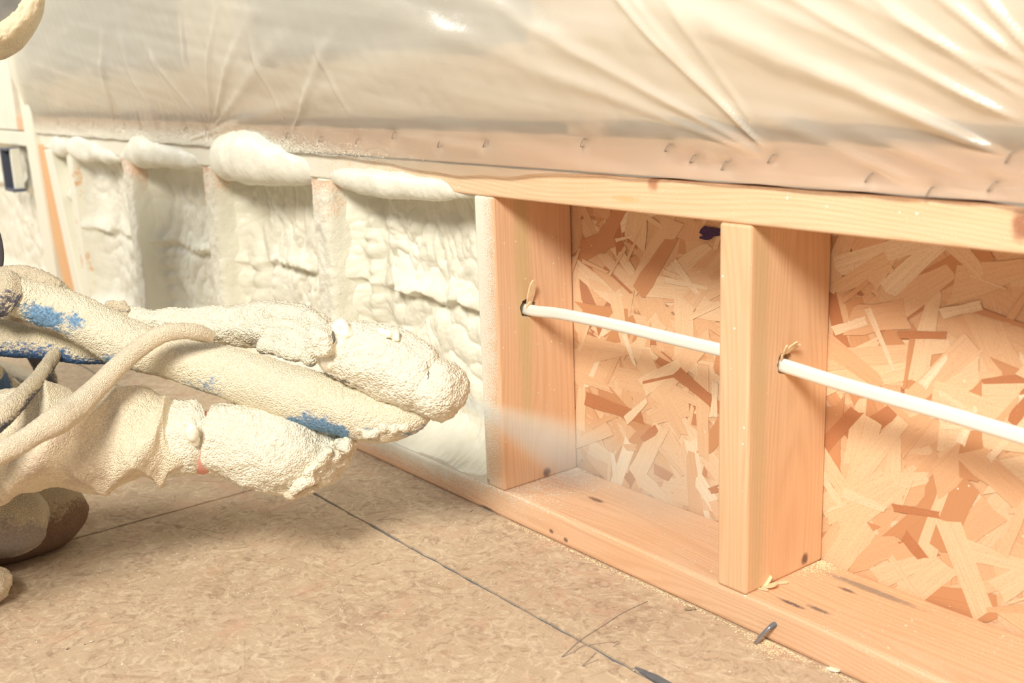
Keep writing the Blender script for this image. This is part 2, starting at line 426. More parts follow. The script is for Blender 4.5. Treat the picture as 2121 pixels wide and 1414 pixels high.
# putty smear on the seam near the camera
sm = []
for k in range(7):
    c = onp(1316+k*13, 1381+k*6.5, 2, .0006); sm.append(tuple(c[:2]))
V, F = [], []
for k, (x, y) in enumerate(sm):
    w = .0012+.0044*math.sin(math.pi*min(k, 5)/6.4)*rg.uniform(.6, 1.1)
    V += [(x, y-w, .0008), (x, y+w*.8, .0008), (x, y-w, -.001), (x, y+w*.8, -.001)]
for k in range(6):
    a = 4*k; F += [(a, a+4, a+5, a+1), (a+2, a+6, a+4, a), (a+1, a+5, a+7, a+3)]
mesh('filler_smear', V, F, M['filler'], pA)
rg = random.Random(21)
def floor_items(n, x0, x1, y0, y1, seed):
    out = []; rr = random.Random(seed)
    pal = [(0.575, 0.445, 0.31), (0.60, 0.475, 0.335), (0.55, 0.415, 0.28), (0.64, 0.515, 0.37), (0.45, 0.325, 0.22), (0.58, 0.44, 0.305), (0.52, 0.36, 0.245)]
    for k in range(n):
        L = rr.uniform(.01, .07); Wd = rr.uniform(.0012, .005) if rr.random() < .6 else rr.uniform(.005, .02)
        m = L*.5
        if x1-x0 < 2*m or y1-y0 < 2*m: continue
        out.append((L, Wd, rr.uniform(x0+m, x1-m), rr.uniform(y0+m, y1-m), rr.gauss(0.25, .55)+(math.pi/2 if rr.random() < .2 else 0),
                    -.0002+.00045*k/n, .00008, rr.choices(pal, (4, 4, 3, 2, 1.2, 3, 1))[0], rr.random()))
    return out
fr_floor = lambda u, v, w: (u, v, w)
tag(flake_layer('strand_layer', floor_items(2300, -1.6, 1.2, SEAM_Y+g2, .02, 1), M['osb_floor'], pA, fr_floor), None, None, None, 'stuff')
tag(flake_layer('strand_layer', floor_items(1500, -1.3, SEAM_X-g2, -1.1, SEAM_Y-g2, 2), M['osb_floor'], pB, fr_floor), None, None, None, 'stuff')
tag(flake_layer('strand_layer', floor_items(3000, SEAM_X+g2, .95, -1.1, SEAM_Y-g2, 4), M['osb_floor'], pC, fr_floor), None, None, None, 'stuff')
def ribbon(name, pts, w, z, mat, parent):
    P = spline([tuple(p)+(0,) if len(p) == 2 else tuple(p) for p in pts], 40); V, F = [], []
    Tn = np.gradient(P, axis=0); Tn /= np.linalg.norm(Tn, axis=1)[:, None]+1e-9
    for p, t in zip(P, Tn):
        n = np.array([-t[1], t[0], 0])*w
        V += [(p[0]+n[0], p[1]+n[1], z), (p[0]-n[0], p[1]-n[1], z)]
    F = [(2*i, 2*i+1, 2*i+3, 2*i+2) for i in range(len(P)-1)]
    return mesh(name, V, F, mat, parent)
fp = lambda L: [tuple(onp(x, y, 2, 0)[:2]) for x, y in L]
ribbon('pencil_mark', fp([(1342, 1246), (1290, 1270), (1250, 1296), (1205, 1325), (1163, 1362)]), .0004, .0009, M['pencil'], pC)
ribbon('pencil_mark', fp([(1163, 1362), (1190, 1350), (1212, 1338), (1282, 1330), (1270, 1340)]), .0003, .0009, M['pencil'], pC)
ribbon('pencil_mark', fp([(1235, 1352), (1215, 1372), (1208, 1380), (1240, 1366)]), .0003, .0009, M['pencil'], pC)
tag(box('underfloor_shade', -3, 1.9, -2.2, .14, -.06, -.02, M['dark'], floor, 0), 'near-black slab painted as the shade under the floor sheets')  # no joist: shade below the sheets put into a near-black slab

# ------------------------------------------------------------------ setting: framed wall
wall = tag(empty('wall_back'), 'low framed wall of pine studs, plates and strand board sheathing', None, None, 'structure')
NAVY = (0.03, 0.025, 0.06); KN = (0.16, 0.08, 0.06); GREY = (0.30, 0.25, 0.19)
def kpt(px, py, ax, v): return tuple(onp(px, py, ax, v))
sole_knots = [kpt(1235, 1035, 2, T)+(.014, .004, .01, KN), kpt(1335, 1010, 2, T)+(.020, .005, .01, GREY),
              kpt(1640, 1250, 2, T)+(.016, .003, .01, (.10, .08, .08)), kpt(1695, 1262, 2, T)+(.014, .003, .01, (.16, .13, .11)), kpt(1755, 1222, 2, T)+(.010, .003, .01, (.15, .12, .10)),
              kpt(1800, 1220, 2, T)+(.060, .006, .01, GREY), kpt(1008, 1056, 1, 0)+(.020, .01, .005, NAVY),
              kpt(1142, 1100, 1, 0)+(.004, .01, .003, KN), kpt(1172, 1118, 1, 0)+(.004, .01, .003, KN)]
sole = tag(box('sole_plate', -2.7, 1.75, 0, YB-.002, 0, T, lumber('pine_sole_plate', 'x', (0.82, 0.56, 0.36), (0.70, 0.42, 0.25), sole_knots, (.16, -.12, 0, .034, 30.0), .10, .55, 3.0), wall, .0055, 3), 'pine sole plate lying on the floor')
top_knots = [kpt(1352, 375, 1, 0)+(.008, .02, .010, (.45, .20, .10)), kpt(2118, 466, 1, 0)+(.009, .02, .013, (.35, .13, .07)), kpt(1295, 412, 1, 0)+(.022, .02, .003, (.78, .46, .22))]
tag(box('sill_plate', -2.7, 1.75, 0, YB-.002, H0, H1-.0022, lumber('pine_sill_plate', 'x', (0.88, 0.67, 0.45), (0.79, 0.52, 0.30), top_knots, (.05, -.45, 0, .43, -4.0), .05, .6, 8.0), wall, .0035, 3), 'lower pine sill plate on top of the studs')
tag(box('sill_plate', -2.7, 1.75, .002, YB-.002, H1, H2, lumber('pine_upper_sill', 'x', (0.80, 0.56, 0.39), (0.70, 0.45, 0.29), [kpt(1105, 255, 1, .0)+(.02, .02, .014, (.36, .12, .08))], None, .05, .6, 5.0), wall, .003, 2), 'upper pine sill plate behind the plastic')
# spray of foam dust along the gap line is the dark slit between the two sills
stud_knots = {0: [kpt(1133, 978, 0, T)+(.01, .0065, .007, (.13, .06, .06)), kpt(1083, 560, 0, T)+(.01, .013, .22, (.64, .47, .25)), kpt(1012, 996, 1, 0)+(.003, .01, .004, NAVY)],
              1: [kpt(1667, 1157, 0, D+T)+(.01, .0055, .0065, (.13, .06, .06)), kpt(1575, 700, 0, D+T)+(.01, .012, .40, (.66, .47, .26))]}
hole_z = .2665
def stud_mesh(k, mat, hole=None):
    x0 = k*D
    bm = box_bm(x0, x0+T, .0, YB-.003, T, H0, .0028, 2)
    me = bpy.data.meshes.new('stud'); bmesh.ops.recalc_face_normals(bm, faces=bm.faces); bm.to_mesh(me); bm.free()
    if hole:
        o = bpy.data.objects.new('t', me); COL.objects.link(o)
        cb = bmesh.new(); bmesh.ops.create_cone(cb, cap_ends=True, segments=20, radius1=hole[2], radius2=hole[2], depth=.12,
            matrix=Matrix.Translation((x0+T/2, hole[0], hole[1]))@Matrix.Rotation(math.pi/2, 4, 'Y'))
        rr = random.Random(k)
        for v in cb.verts: v.co.y += rr.uniform(-.0012, .0012); v.co.z += rr.uniform(-.0012, .0012)
        cm = bpy.data.meshes.new('c'); cb.to_mesh(cm); cb.free(); c = bpy.data.objects.new('c', cm); COL.objects.link(c)
        b = o.modifiers.new('b', 'BOOLEAN'); b.operation = 'DIFFERENCE'; b.object = c; b.solver = 'EXACT'
        dg = bpy.context.evaluated_depsgraph_get(); dg.update()
        me2 = bpy.data.meshes.new_from_object(o.evaluated_get(dg)); me2.name = 'stud'
        bpy.data.objects.remove(o); bpy.data.objects.remove(c); me = me2
    return link('stud', me, mat, wall)
HA = (.0485, .2675, .0125); HB = (.0535, .2690, .0115)
studA = tag(stud_mesh(0, lumber('pine_stud_dusted', 'z', (0.82, 0.55, 0.35), (0.73, 0.45, 0.265), stud_knots[0], (.056, .004, .75, .24, 2.0), .16, .5, 1.0), HA), 'stud between foamed bay and bare bay, front face dusted with foam')
studB = tag(stud_mesh(1, lumber('pine_stud_bare', 'z', (0.83, 0.575, 0.355), (0.74, 0.47, 0.27), stud_knots[1], None, .20, .45, 6.0), HB), 'bare pine stud with cable hole nearest the camera')
for k in (2, 3):
    stud_mesh(k, lumber('pine_stud_right%d' % k, 'z', (0.83, 0.575, 0.355), (0.74, 0.47, 0.27), (), None, .2, .45, 9.0+k), (.064, .2455, .0125))
for k in (-1, -2, -3, -4):
    stud_mesh(k, lumber('pine_stud_foamed%d' % -k, 'z', PINE_L, PINE_D, (), None, 0, .5, 2.0*k, coat=.62))
# splinters at the drilled holes
def splinter(name, base, tip, w, parent, th=.0018):
    b, t = np.array(base), np.array(tip); d = t-b; s = np.cross(d, [1, 0, 0]); s /= np.linalg.norm(s)+1e-9
    n = np.cross(d, s); n /= np.linalg.norm(n)+1e-9
    V = []
    for u, k in ((0, .7), (.45, 1.0), (.85, .8), (1.0, .25)):
        c = b+d*u
        for a, e in ((-1, 0), (1, 0), (1, 1), (-1, 1)): V.append(c+s*a*w*k*.5+n*e*th)
    F = [(0, 1, 2, 3), (15, 14, 13, 12)]
    for i in range(3):
        for j in range(4): F.append((4*i+j, 4*i+4+j, 4*i+4+(j+1) % 4, 4*i+(j+1) % 4))
    return mesh(name, V, F, M['chip'], parent)
xa = T; splinter('splinter', (xa+.001, .0500, .2715), (xa+.012, .0500, .304), .011, studA); splinter('splinter', (xa+.002, .0455, .268), (xa+.009, .0460, .277), .004, studA)
xb = D+T
for (y0, z0, dy, dz, dx, w) in ((.0545, .278, .006, .012, .010, .006), (.058, .279, .010, .007, .008, .004), (.052, .277, -.002, .011, .006, .004), (.0565, .281, .001, .010, .012, .005), (.0495, .272, -.003, .007, .003, .003)):
    splinter('splinter', (xb, y0, z0), (xb+dx, y0+dy, z0+dz), w, studB, .0012)

# sheathing with strands
sheath = tag(box('sheathing_panel', -2.7, 1.75, YB, YB+.011, 0, H2, M['osb_base'], wall, 0), 'reddish strand board sheathing closing the back of the bays')
frame_wall = lambda u, v, w: (u, YB-w, v)
PAL = [(0.80, 0.55, 0.34), (0.84, 0.62, 0.41), (0.76, 0.49, 0.29), (0.88, 0.70, 0.49), (0.58, 0.28, 0.15), (0.68, 0.39, 0.21), (0.78, 0.52, 0.32), (0.48, 0.24, 0.14)]
PW = (6, 5, 5, 1.6, .9, 2, 6, .4)
rr = random.Random(5); base = []
NB = 1500
for k in range(NB):
    L = rr.uniform(.03, .12); Wd = rr.uniform(.008, .036)
    base.append((L, Wd, rr.uniform(-.02, .92), rr.uniform(.02, .44), rr.gauss(-.45, .75) if rr.random() < .75 else rr.uniform(0, 3.14),
                   .0010*k/NB, .00015, rr.choices(PAL, PW)[0], rr.random()))
for k in range(900):
    base.append((rr.uniform(.03, .12), rr.uniform(.008, .036), rr.uniform(.88, 1.70), rr.uniform(.02, .44), rr.gauss(-.45, .75), .0010*k/900, .00015, rr.choices(PAL, PW)[0], rr.random()))
tag(flake_layer('strand_layer', base, M['osb'], sheath, frame_wall), None, None, None, 'stuff')
# the strands lying on top are single pieces
ROTW = Matrix(((1, 0, 0), (0, 0, -1), (0, 1, 0)))      # local xy -> wall x,z ; local z -> -y
def strand_mesh(L, Wd, tint, sd):
    rng = random.Random(sd); v, f = flake_geo(L, Wd, rng, .0003)
    me = bpy.data.meshes.new('wood_strand'); me.from_pydata(v, [], f); me.update()
    ou, ov = rng.uniform(0, 9), rng.uniform(0, 9)
    set_attrs(me, [(v[i][0]+ou, v[i][1]+ov) for q in f for i in q], [tint]*sum(len(q) for q in f))
    me.materials.append(M['osb']); return me
PAL2 = [(0.90, 0.74, 0.53), (0.82, 0.58, 0.37), (0.52, 0.23, 0.11), (0.86, 0.66, 0.44), (0.62, 0.33, 0.17), (0.77, 0.50, 0.30), (0.93, 0.81, 0.61)]
kinds = []
for k in range(42):
    big = k < 16
    L = rr.uniform(.06, .12) if big else rr.uniform(.015, .07); Wd = rr.uniform(.018, .036) if big else rr.uniform(.003, .013)
    kinds.append(strand_mesh(L, Wd, rr.choices(PAL2, (2, 3, 2.2, 3.5, 2.2, 3.5, 1.4))[0], rr.random()))
for k in range(290):
    x = rr.uniform(T, D) if k % 5 < 2 else rr.uniform(D+T, .80)
    z = rr.uniform(T+.004, H0-.004)
    o = bpy.data.objects.new('wood_strand', kinds[rr.randrange(16)] if k < 190 else kinds[16+rr.randrange(26)]); COL.objects.link(o)
    a = rr.gauss(-.5, .6) if rr.random() < .7 else rr.uniform(0, 3.14)
    o.matrix_local = Matrix.Translation((x, YB-.0011-.0008*k/290, z))@(ROTW@Matrix.Rotation(-a, 3, 'Z')).to_4x4()
    o.parent = sheath
# purple ink blot on the sheathing
c = onp(1470, 482, 1, YB-.003); V, F = [(c[0], c[1], c[2])], []
ib = random.Random(4)
for k in range(26):
    a = 2*math.pi*k/26; q = .78+.16*math.sin(3*a+1)+.10*math.sin(7*a)+ib.uniform(-.10, .14)
    V.append((c[0]+.021*q*math.cos(a), c[1], c[2]+.0085*q*math.sin(a)+.003*math.cos(a)))
F = [(0, 1+k, 1+(k+1) % 26) for k in range(26)]
tag(mesh('ink_blot', V, F, M['ink'], sheath), 'dark purple ink blot')

# left end: leaning bare stud, foam covered king studs and corner wall
def lean_board(name, xt, xbm, w, y0, y1, z0, z1, mat, parent):
    bm = box_bm(0, w, y0, y1, z0, z1, .003, 2)
    for v in bm.verts: v.co.x += xbm+(xt-xbm)*(v.co.z-z0)/(z1-z0)
    return bmobj(name, bm, mat, parent)
tag(lean_board('stud', -1.815, -1.69, .085, -.004, .03, T, H0+.01, lumber('pine_leaning_stud', 'z', (.82, .52, .28), (.72, .40, .19), (), None, .02, .5, 4.0), wall), 'bare orange stud at the far left end')
tag(lean_board('stud', -1.70, -1.595, .05, -.010, .03, T, H0, lumber('pine_king_foamed', 'z', PINE_L, PINE_D, (), None, 0, .5, 12.0, coat=.95), wall), 'foam coated stud beside the bare orange stud')
tag(lean_board('stud', -1.90, -1.80, .075, -.012, .05, T, 1.2, lumber('pine_king_foamed2', 'z', PINE_L, PINE_D, (), None, 0, .5, 14.0, coat=.80), wall), 'tall foam coated king stud left of the window')
tag(box('sheathing_panel', -2.7, -1.94, .0, .028, H1, 1.25, M['foam_far'], wall, .004), 'foam covered wall panel left of the window')
wl = tag(box('wall_left', -2.9, -2.7, -2.2, .14, 0, 1.3, M['foam_far'], None, 0), 'foamed end wall far to the left', None, None, 'structure')

# ------------------------------------------------------------------ window and outside
win = tag(empty('window_1', (-.9, .1, H2)), 'window unit standing on the sill behind plastic sheeting', None, None, 'structure')
M['wood_win'] = lumber('pine_window_frame', 'x', (0.90, 0.76, 0.56), (0.84, 0.66, 0.44), (), None, 0, .5, 20.0)
M['wood_jamb'] = lumber('pine_window_jamb', 'z', (0.93, 0.85, 0.68), (0.90, 0.78, 0.58), (), None, 0, .5, 22.0)
def wbox(name, *a, mat='wood_win'):
    o = box(name, *a, M[mat], None, .002, 2); o.parent = win; o.matrix_parent_inverse = Matrix.Translation((.9, -.1, -H2)); return o
wbox('bottom_rail', -2.0, 1.75, .085, .16, .5035, .560)
wbox('sash_rail', -1.95, .05, .10, .15, .560, .590)
wbox('mullion', -.93, -.70, .095, .16, .560, 1.25, mat='wood_jamb')
wbox('side_jamb', -2.08, -1.93, .03, .16, .50, 1.25, mat='wood_jamb')
wbox('side_jamb', .04, .20, .095, .16, .560, 1.25, mat='wood_jamb')
wbox('cover_panel', .20, 1.75, .105, .125, .560, 1.25, mat='wood_jamb')
wbox('gap_light_stop', -2.0, 1.75, .13, .16, H2, .5035); wbox('shim', -1.2, -1.14, .09, .125, H2, .5035); wbox('shim', .1, .16, .09, .125, H2, .5035); wbox('shim', .9, .96, .09, .125, H2, .5035)  # first board added to block outside light, so the gap stays dark
t = NT('window_glass'); fr = t.n('ShaderNodeFresnel'); fr.inputs[0].default_value = 1.45
tr = t.n('ShaderNodeBsdfTransparent'); tr.inputs[0].default_value = (.90, .95, .94, 1); gl = t.n('ShaderNodeBsdfGlossy'); gl.inputs['Roughness'].default_value = .02
mx = t.n('ShaderNodeMixShader'); t.l(fr.outputs[0], mx.inputs[0]); t.l(tr.outputs[0], mx.inputs[1]); t.l(gl.outputs[0], mx.inputs[2])
M['glass'] = t.done(mx.outputs[0])
wbox('glass_pane', -1.93, -.93, .122, .126, .590, 1.25, mat='glass'); wbox('glass_pane', -.70, .04, .122, .126, .590, 1.25, mat='glass')
M['lawn'] = plain('outside_ground', (0.30, 0.33, 0.22), .9, .1, 4, .3)
M['siding'] = plain('grey_blue_siding', (0.48, 0.72, 0.76), .7, .2, 3, .2)
tag(box('outside_ground', -9, 5, .25, 9, -.6, -.5, M['lawn'], None, 0), 'ground outside behind the window', None, None, 'structure')
nb = tag(empty('neighbouring_house', (-4, 5.5, -.5)), 'grey blue building blurred behind the window glass', 'building')
for k in range(14):
    o = box('siding_board', -9.0, 3.0, 5.4+.0, 5.5, -.5+k*.22, -.5+k*.22+.215, M['siding'], None, .004, 1); o.parent = nb; o.matrix_parent_inverse = Matrix.Translation((4, -5.5, .5))

# ------------------------------------------------------------------ spray foam in the bays
def foam_bay(name, x0, x1, seed, res, y_base, ridge, cols, label, mat):
    nx, nz = int((x1-x0)/res)+1, int((H0-T+.002)/res)+1
    xs = np.linspace(x0, x1, nx); zs = np.linspace(T-.001, H0+.001, nz)
    X, Z = np.meshgrid(xs, zs); x, z = X.ravel(), Z.ravel(); n = len(x)
    P = np.stack([x, np.zeros(n)+seed*.37, z], 1)
    wob = perlin(P*np.array([14, 1, 9]), seed)
    Y = y_base + .010*perlin(P*7, seed+1)
    b1 = np.abs(perlin(P*np.array([22, 1, 15])+.4*wob[:, None], seed+2))**.75
    b2 = np.abs(perlin(P*np.array([62, 1, 44])+.5*wob[:, None], seed+3))**.8
    b3 = perlin(P*150, seed+4)
    rip = perlin(P*np.array([70, 1, 12]), seed+5)
    big = ss(-.2, .35, perlin(P*9, seed+6))
    Y -= .012*b1 + .0062*b2*(.3+.7*big) + .0007*b3 + .0020*rip*(1-big)
    u = (x-x0)/(x1-x0)
    # foam climbs the sides of both studs
    el = x-x0; er = x1-x
    Y -= (.050*np.exp(-(el/.020)**1.3)+.030*np.exp(-(er/.022)**1.3))*(.75+.25*wob)
    # rope-like columns of beads laid by the gun
    for xc, wd, amp, per in cols:
        c = xc+.004*perlin(np.stack([z*18, z*0, z*0+seed], 1), seed+8)
        bead = .55+.45*np.abs(np.sin(math.pi*(z+.01*perlin(np.stack([z*9, z*0, x*0+seed], 1), 3))/per))
        Y -= amp*np.exp(-((x-c)/wd)**2)*bead*ss(-.35, .1, perlin(np.stack([z*5, z*0+7, z*0], 1), seed+9))
    # ledge of foam over the buried cable
    za, zb = ridge
    zc = za+(zb-za)*u+.011*perlin(np.stack([x*22, x*0, x*0], 1), seed+12)+.005*perlin(np.stack([x*70, x*0, x*0], 1), seed+13)
    d = z-zc
    led = np.where(d > 0, np.exp(-(d/.020)**2), np.exp(-(d/.0045)**2))
    Y -= .015*led*np.clip(.65+1.5*perlin(np.stack([x*11, x*0, x*0], 1), seed+15), .05, 1.2)
    Y += .004*np.exp(-((d+.012)/.008)**2)
    # swell under the plate and a fillet on the sole plate
    Y -= .012*np.exp(-((H0-z)/.018)**2)
    Y -= np.clip((1-(z-T)/.055), 0, 1)**2*.062
    Y = np.clip(Y, .002, YB-.004)
    V = np.stack([x, Y, z], 1)
    F = [(j*nx+i, j*nx+i+1, (j+1)*nx+i+1, (j+1)*nx+i) for j in range(nz-1) for i in range(nx-1)]
    o = mesh(name, V, F, mat, None, True)
    return tag(o, label, 'foam', 'foam filled bays of the wall')
foam_bay('foam_fill', -D+T-.001, .001, 1, .0016, .064, (.262, .245), [(-.318, .011, .013, .024), (-.262, .016, .010, .033)], 'fresh cream foam filling the bay beside the dusted bare stud', M['foam'])
foam_bay('foam_fill', -2*D+T-.001, -D+.001, 2, .002, .062, (.248, .250), [(-.715, .018, .016, .028), (-.665, .012, .008, .02)], 'lumpy cream foam bay with rope-like beads, second from the bare bays', M['foam'])
foam_bay('foam_fill', -3*D+T-.001, -2*D+.001, 3, .0026, .060, (.238, .236), [(-1.11, .016, .012, .03)], 'cream foam bay, third from the bare bays, behind the raised glove', M['foam'])
foam_bay('foam_fill', -4*D+T-.001, -3*D+.001, 4, .003, .055, (.233, .236), [(-1.32, .03, .012, .06), (-1.25, .02, .010, .05)], 'cream foam bay with a short drooping ridge next to the leaning studs', M['foam_far'])
foam_bay('foam_fill', -2.7, -4*D+.001, 5, .006, .03, (.30, .30), [], 'smooth foam around the dark outlet box at the far left', M['foam_far'])
# foam crust on the faces of the covered studs
def stud_crust(k, seed, label, y0=-.0085):
    x0 = k*D; res = .0022
    # profile wrapping from left side over the front and along the right side into the bay
    prof = [(x0-.002, .03), (x0-.002, .006), (x0-.0005, y0), (x0+T*.5, y0-.001), (x0+T+.001, y0+.001), (x0+T+.004, .02), (x0+T+.006, .045), (x0+T+.012, .068)]
    n = 60; m = int((H0-T)/res)
    pr = spline([(a, b, 0) for a, b in prof], n); zs = np.linspace(T, H0-.001, m)
    V = []
    for zc in zs:
        for q in pr: V.append((q[0], q[1], zc))
    V = np.array(V); P = V*np.array([1, 1, .7])
    off = .0035*perlin(P*38, seed)+.0016*perlin(P*110, seed+1)+.0007*perlin(P*260, seed+2)
    V[:, 1] -= off; V[:, 0] += off*.6
    F = [(j*n+i, j*n+i+1, (j+1)*n+i+1, (j+1)*n+i) for j in range(m-1) for i in range(n-1)]
    return tag(mesh('foam_crust', V, F, M['foam_crust'], None, True), label, 'foam', 'foam crusts on covered studs')
t = NT('foam_crust_thin'); p = t.pos(); zz = t.sep(p)[2]
q = t.math('ADD', t.noise(p, 520.0, 2.0, .7), t.math('MULTIPLY', t.noise(p, 40.0, 3.0), .5))
q = t.math('SUBTRACT', q, t.mr(zz, .30, .42, 0.0, .42))
m_ = t.mr(q, .36, .50)
cc = t.mix(m_, (0.82, 0.54, 0.36), FOAM)
h = t.math('ADD', t.noise(p, 300.0, 3.0, .7), t.math('MULTIPLY', t.noise(p, 80.0, 2.0), 1.0))
M['foam_crust'] = t.done(t.prin(cc, .6, t.bump(h, .0028, .6), .25))
stud_crust(-1, 31, 'foam crust on the covered stud nearest the bare bays')
stud_crust(-2, 32, 'foam crust on the covered stud behind the raised glove')
stud_crust(-3, 33, 'foam crust on the farthest covered stud before the leaning studs')

# foam rolled over the sill plates
def bead(rows, seed, label, n=150, m=56, amp=.006, mat='foam', flat=.8):
    path = []
    for px, py, Yc, r in rows: path.append(tuple(onp(px, py, 1, Yc))+(r,))
    def f(V, N, t, a):
        rip = perlin(np.stack([V[:, 0]*90+V[:, 2]*40, V[:, 2]*10, V[:, 1]*10], 1), seed)
        return amp*perlin(V*24, seed+1)+.0007*rip+.0006*perlin(V*120, seed+2)
    return tag(tube('foam_bead', path, M[mat], None, n=n, m=m, disp=f, flat=flat, up=(0, 1, 0)), label, 'foam', 'foam rolled over the sill')
bead([(447, 330, .0, .006), (460, 326, .0, .032), (492, 323, .002, .042), (540, 327, .004, .043), (590, 338, .006, .034), (640, 351, .010, .021), (690, 363, .016, .006)], 41, 'fat cream foam roll bulging over the sill plate', amp=.004)
bead([(672, 362, .014, .003), (705, 367, .008, .014), (760, 375, .005, .019), (830, 383, .005, .019), (900, 390, .006, .0155), (960, 396, .009, .009), (1000, 399, .014, .003)], 42, 'thin cream foam lip along the sill above the fresh bay', amp=.003)
bead([(250, 325, .012, .006), (290, 314, .004, .030), (340, 318, .006, .027), (400, 330, .010, .020), (452, 342, .016, .008)], 43, 'low foam swelling on the sill left of the fat roll', amp=.004)
bead([(152, 300, .010, .010), (165, 305, .002, .026), (205, 315, .006, .021), (262, 330, .012, .010)], 44, 'broken foam piece on the sill near the leaning studs', amp=.008, mat='foam_far')
bead([(104, 300, .006, .008), (120, 303, .0, .020), (140, 306, .004, .020), (152, 310, .012, .008)], 45, 'small torn foam knob where the sill meets the leaning studs', amp=.008, mat='foam_far')

# ------------------------------------------------------------------ outlet box, far left
ob = tag(empty('electrical_box', tuple(onp(20, 350, 1, -.02))), 'dark outlet box set in foam at the far left edge', 'outlet box')
c = onp(20, 350, 1, -.02)
def bchild(name, x0, x1, y0, y1, z0, z1, mat, par, bev=.001):
    o = box(name, x0, x1, y0, y1, z0, z1, mat, None, bev, 1); o.parent = par; o.matrix_parent_inverse = Matrix.Translation(par.location).inverted(); return o
M['boxgrey'] = plain('box_plastic', (0.10, 0.11, 0.15), .5, .3); M['plate'] = plain('box_rim', (0.78, 0.78, 0.68), .5, .3, 60, .08)
bchild('back', c[0]-.028, c[0]+.028, -.002, .0, c[2]-.05, c[2]+.05, M['dark'], ob)
bchild('rim', c[0]-.034, c[0]-.026, -.03, 0, c[2]-.052, c[2]+.052, M['boxgrey'], ob)
bchild('rim', c[0]+.026, c[0]+.040, -.022, 0, c[2]-.056, c[2]+.052, M['plate'], ob)
bchild('rim', c[0]-.034, c[0]+.034, -.03, 0, c[2]+.048, c[2]+.054, M['boxgrey'], ob)
bchild('rim', c[0]-.034, c[0]+.050, -.03, 0, c[2]-.056, c[2]-.048, M['boxgrey'], ob)

# ------------------------------------------------------------------ electrical cable through the studs
pa = [(-.03, .05, .268), (T, .0490, .2655), (.10, .0505, .2690), (.19, .0540, .2690), (.28, .0540, .2680), (D, .0535, .2670), (D+T, .0530, .2660), (.50, .0555, .2600), (.60, .0590, .2540), (.72, .063, .246), (.90, .064, .245), (1.2, .064, .2455), (1.75, .065, .25)]
def cable_disp(V, N, t, a): return .0012*np.abs(np.cos(a))**6*0 - .0006*np.exp(-((np.abs(np.sin(a)))/.25)**2)
tag(tube('electrical_cable', [q+(.0072,) for q in pa], M['cable'], None, n=260, m=24, disp=cable_disp, flat=.62, up=(0, 1, 0)), 'white flat electrical cable running through the drilled studs', 'cable')

# ------------------------------------------------------------------ plastic sheet
t = NT('clear_plastic_sheet'); p = t.pos()
rf = t.n('ShaderNodeBsdfRefraction'); rf.inputs['Roughness'].default_value = .30; rf.inputs['IOR'].default_value = 1.16; rf.inputs['Color'].default_value = (.97, .97, .95, 1)
tr = t.n('ShaderNodeBsdfTransparent'); tr.inputs[0].default_value = (.96, .96, .94, 1)
df = t.n('ShaderNodeBsdfDiffuse'); df.inputs[0].default_value = (.96, .92, .80, 1)
tl = t.n('ShaderNodeBsdfTranslucent'); tl.inputs[0].default_value = (.96, .93, .83, 1)
gl = t.n('ShaderNodeBsdfGlossy'); gl.inputs['Roughness'].default_value = .24; gl.inputs[0].default_value = (1, .98, .9, 1)
nb_ = t.bump(t.noise(p, 60.0, 3.0, .6), .0012, .5)
for b in (df, gl): t.l(nb_, b.inputs['Normal'])
def mixs(f, a, b):
    x = t.n('ShaderNodeMixShader'); t.val(x.inputs[0], f); t.l(a, x.inputs[1]); t.l(b, x.inputs[2]); return x.outputs[0]
zz = t.sep(p)[2]
clear = mixs(.22, rf.outputs[0], tr.outputs[0])
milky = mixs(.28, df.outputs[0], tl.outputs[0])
lw = t.n('ShaderNodeLayerWeight'); lw.inputs[0].default_value = .35; t.l(nb_, lw.inputs['Normal'])
xx = t.sep(p)[0]
sheen = t.n('ShaderNodeAttribute', attribute_name='gather_sheen').outputs['Fac']  # crease mask: bright highlight streaks painted as whiter film, over bunched plastic
body = mixs(t.math('ADD', t.mr(zz, .475, .53, .24, .60, True), t.math('MULTIPLY', sheen, .40), clamp=True), clear, milky)
cov = t.math('SUBTRACT', t.mr(xx, .12, -.55, 0, .75), t.math('MULTIPLY', t.math('ABSOLUTE', t.math('SUBTRACT', zz, .452), 0), 16.0))
q = t.math('ADD', cov, t.math('MULTIPLY_ADD', t.noise(p, 480.0, 2.0, .7), 2.6, -1.3))
fd = t.n('ShaderNodeBsdfDiffuse'); fd.inputs[0].default_value = FOAM+(1,)
body = mixs(t.mr(q, .52, .60), body, fd.outputs[0])
M['plastic'] = t.done(mixs(t.mr(lw.outputs['Fresnel'], 0, 1, .04, .5), body, gl.outputs[0]))

STAPLES = [(600, 280), (668, 287), (745, 292), (820, 280), (915, 298), (1010, 297), (1212, 295), (1388, 305), (1440, 328), (1505, 342), (1602, 328), (1805, 367), (1930, 397), (2060, 385), (260, 262), (295, 263), (388, 268), (432, 272), (2095, 325), (510, 278)]
st = [onp(x, y, 1, -.001) for x, y in STAPLES]
nx, nz = 900, 230
xs = np.linspace(-1.80, 1.20, nx); zt = np.linspace(0, 1, nz)**1.35
xe = np.array([-1.85, -.9, -.45, -.30, -.18, -.10, -.02, .08, .17, .30, .5, .66, .70, 1.3])
ze = np.array([.446, .446, .447, .446, .442, .436, .434, .438, .4465, .4485, .449, .449, .446, .449])
zb = np.interp(xs, xe, ze)+.0006*np.sin(xs*60)
X = np.tile(xs, nz); Z = np.concatenate([zb+(1.22-zb)*u for u in zt])
Yv = -.0065 - .0*Z
P = np.stack([X, X*0, Z], 1)
up_ = ss(.478, .60, Z)
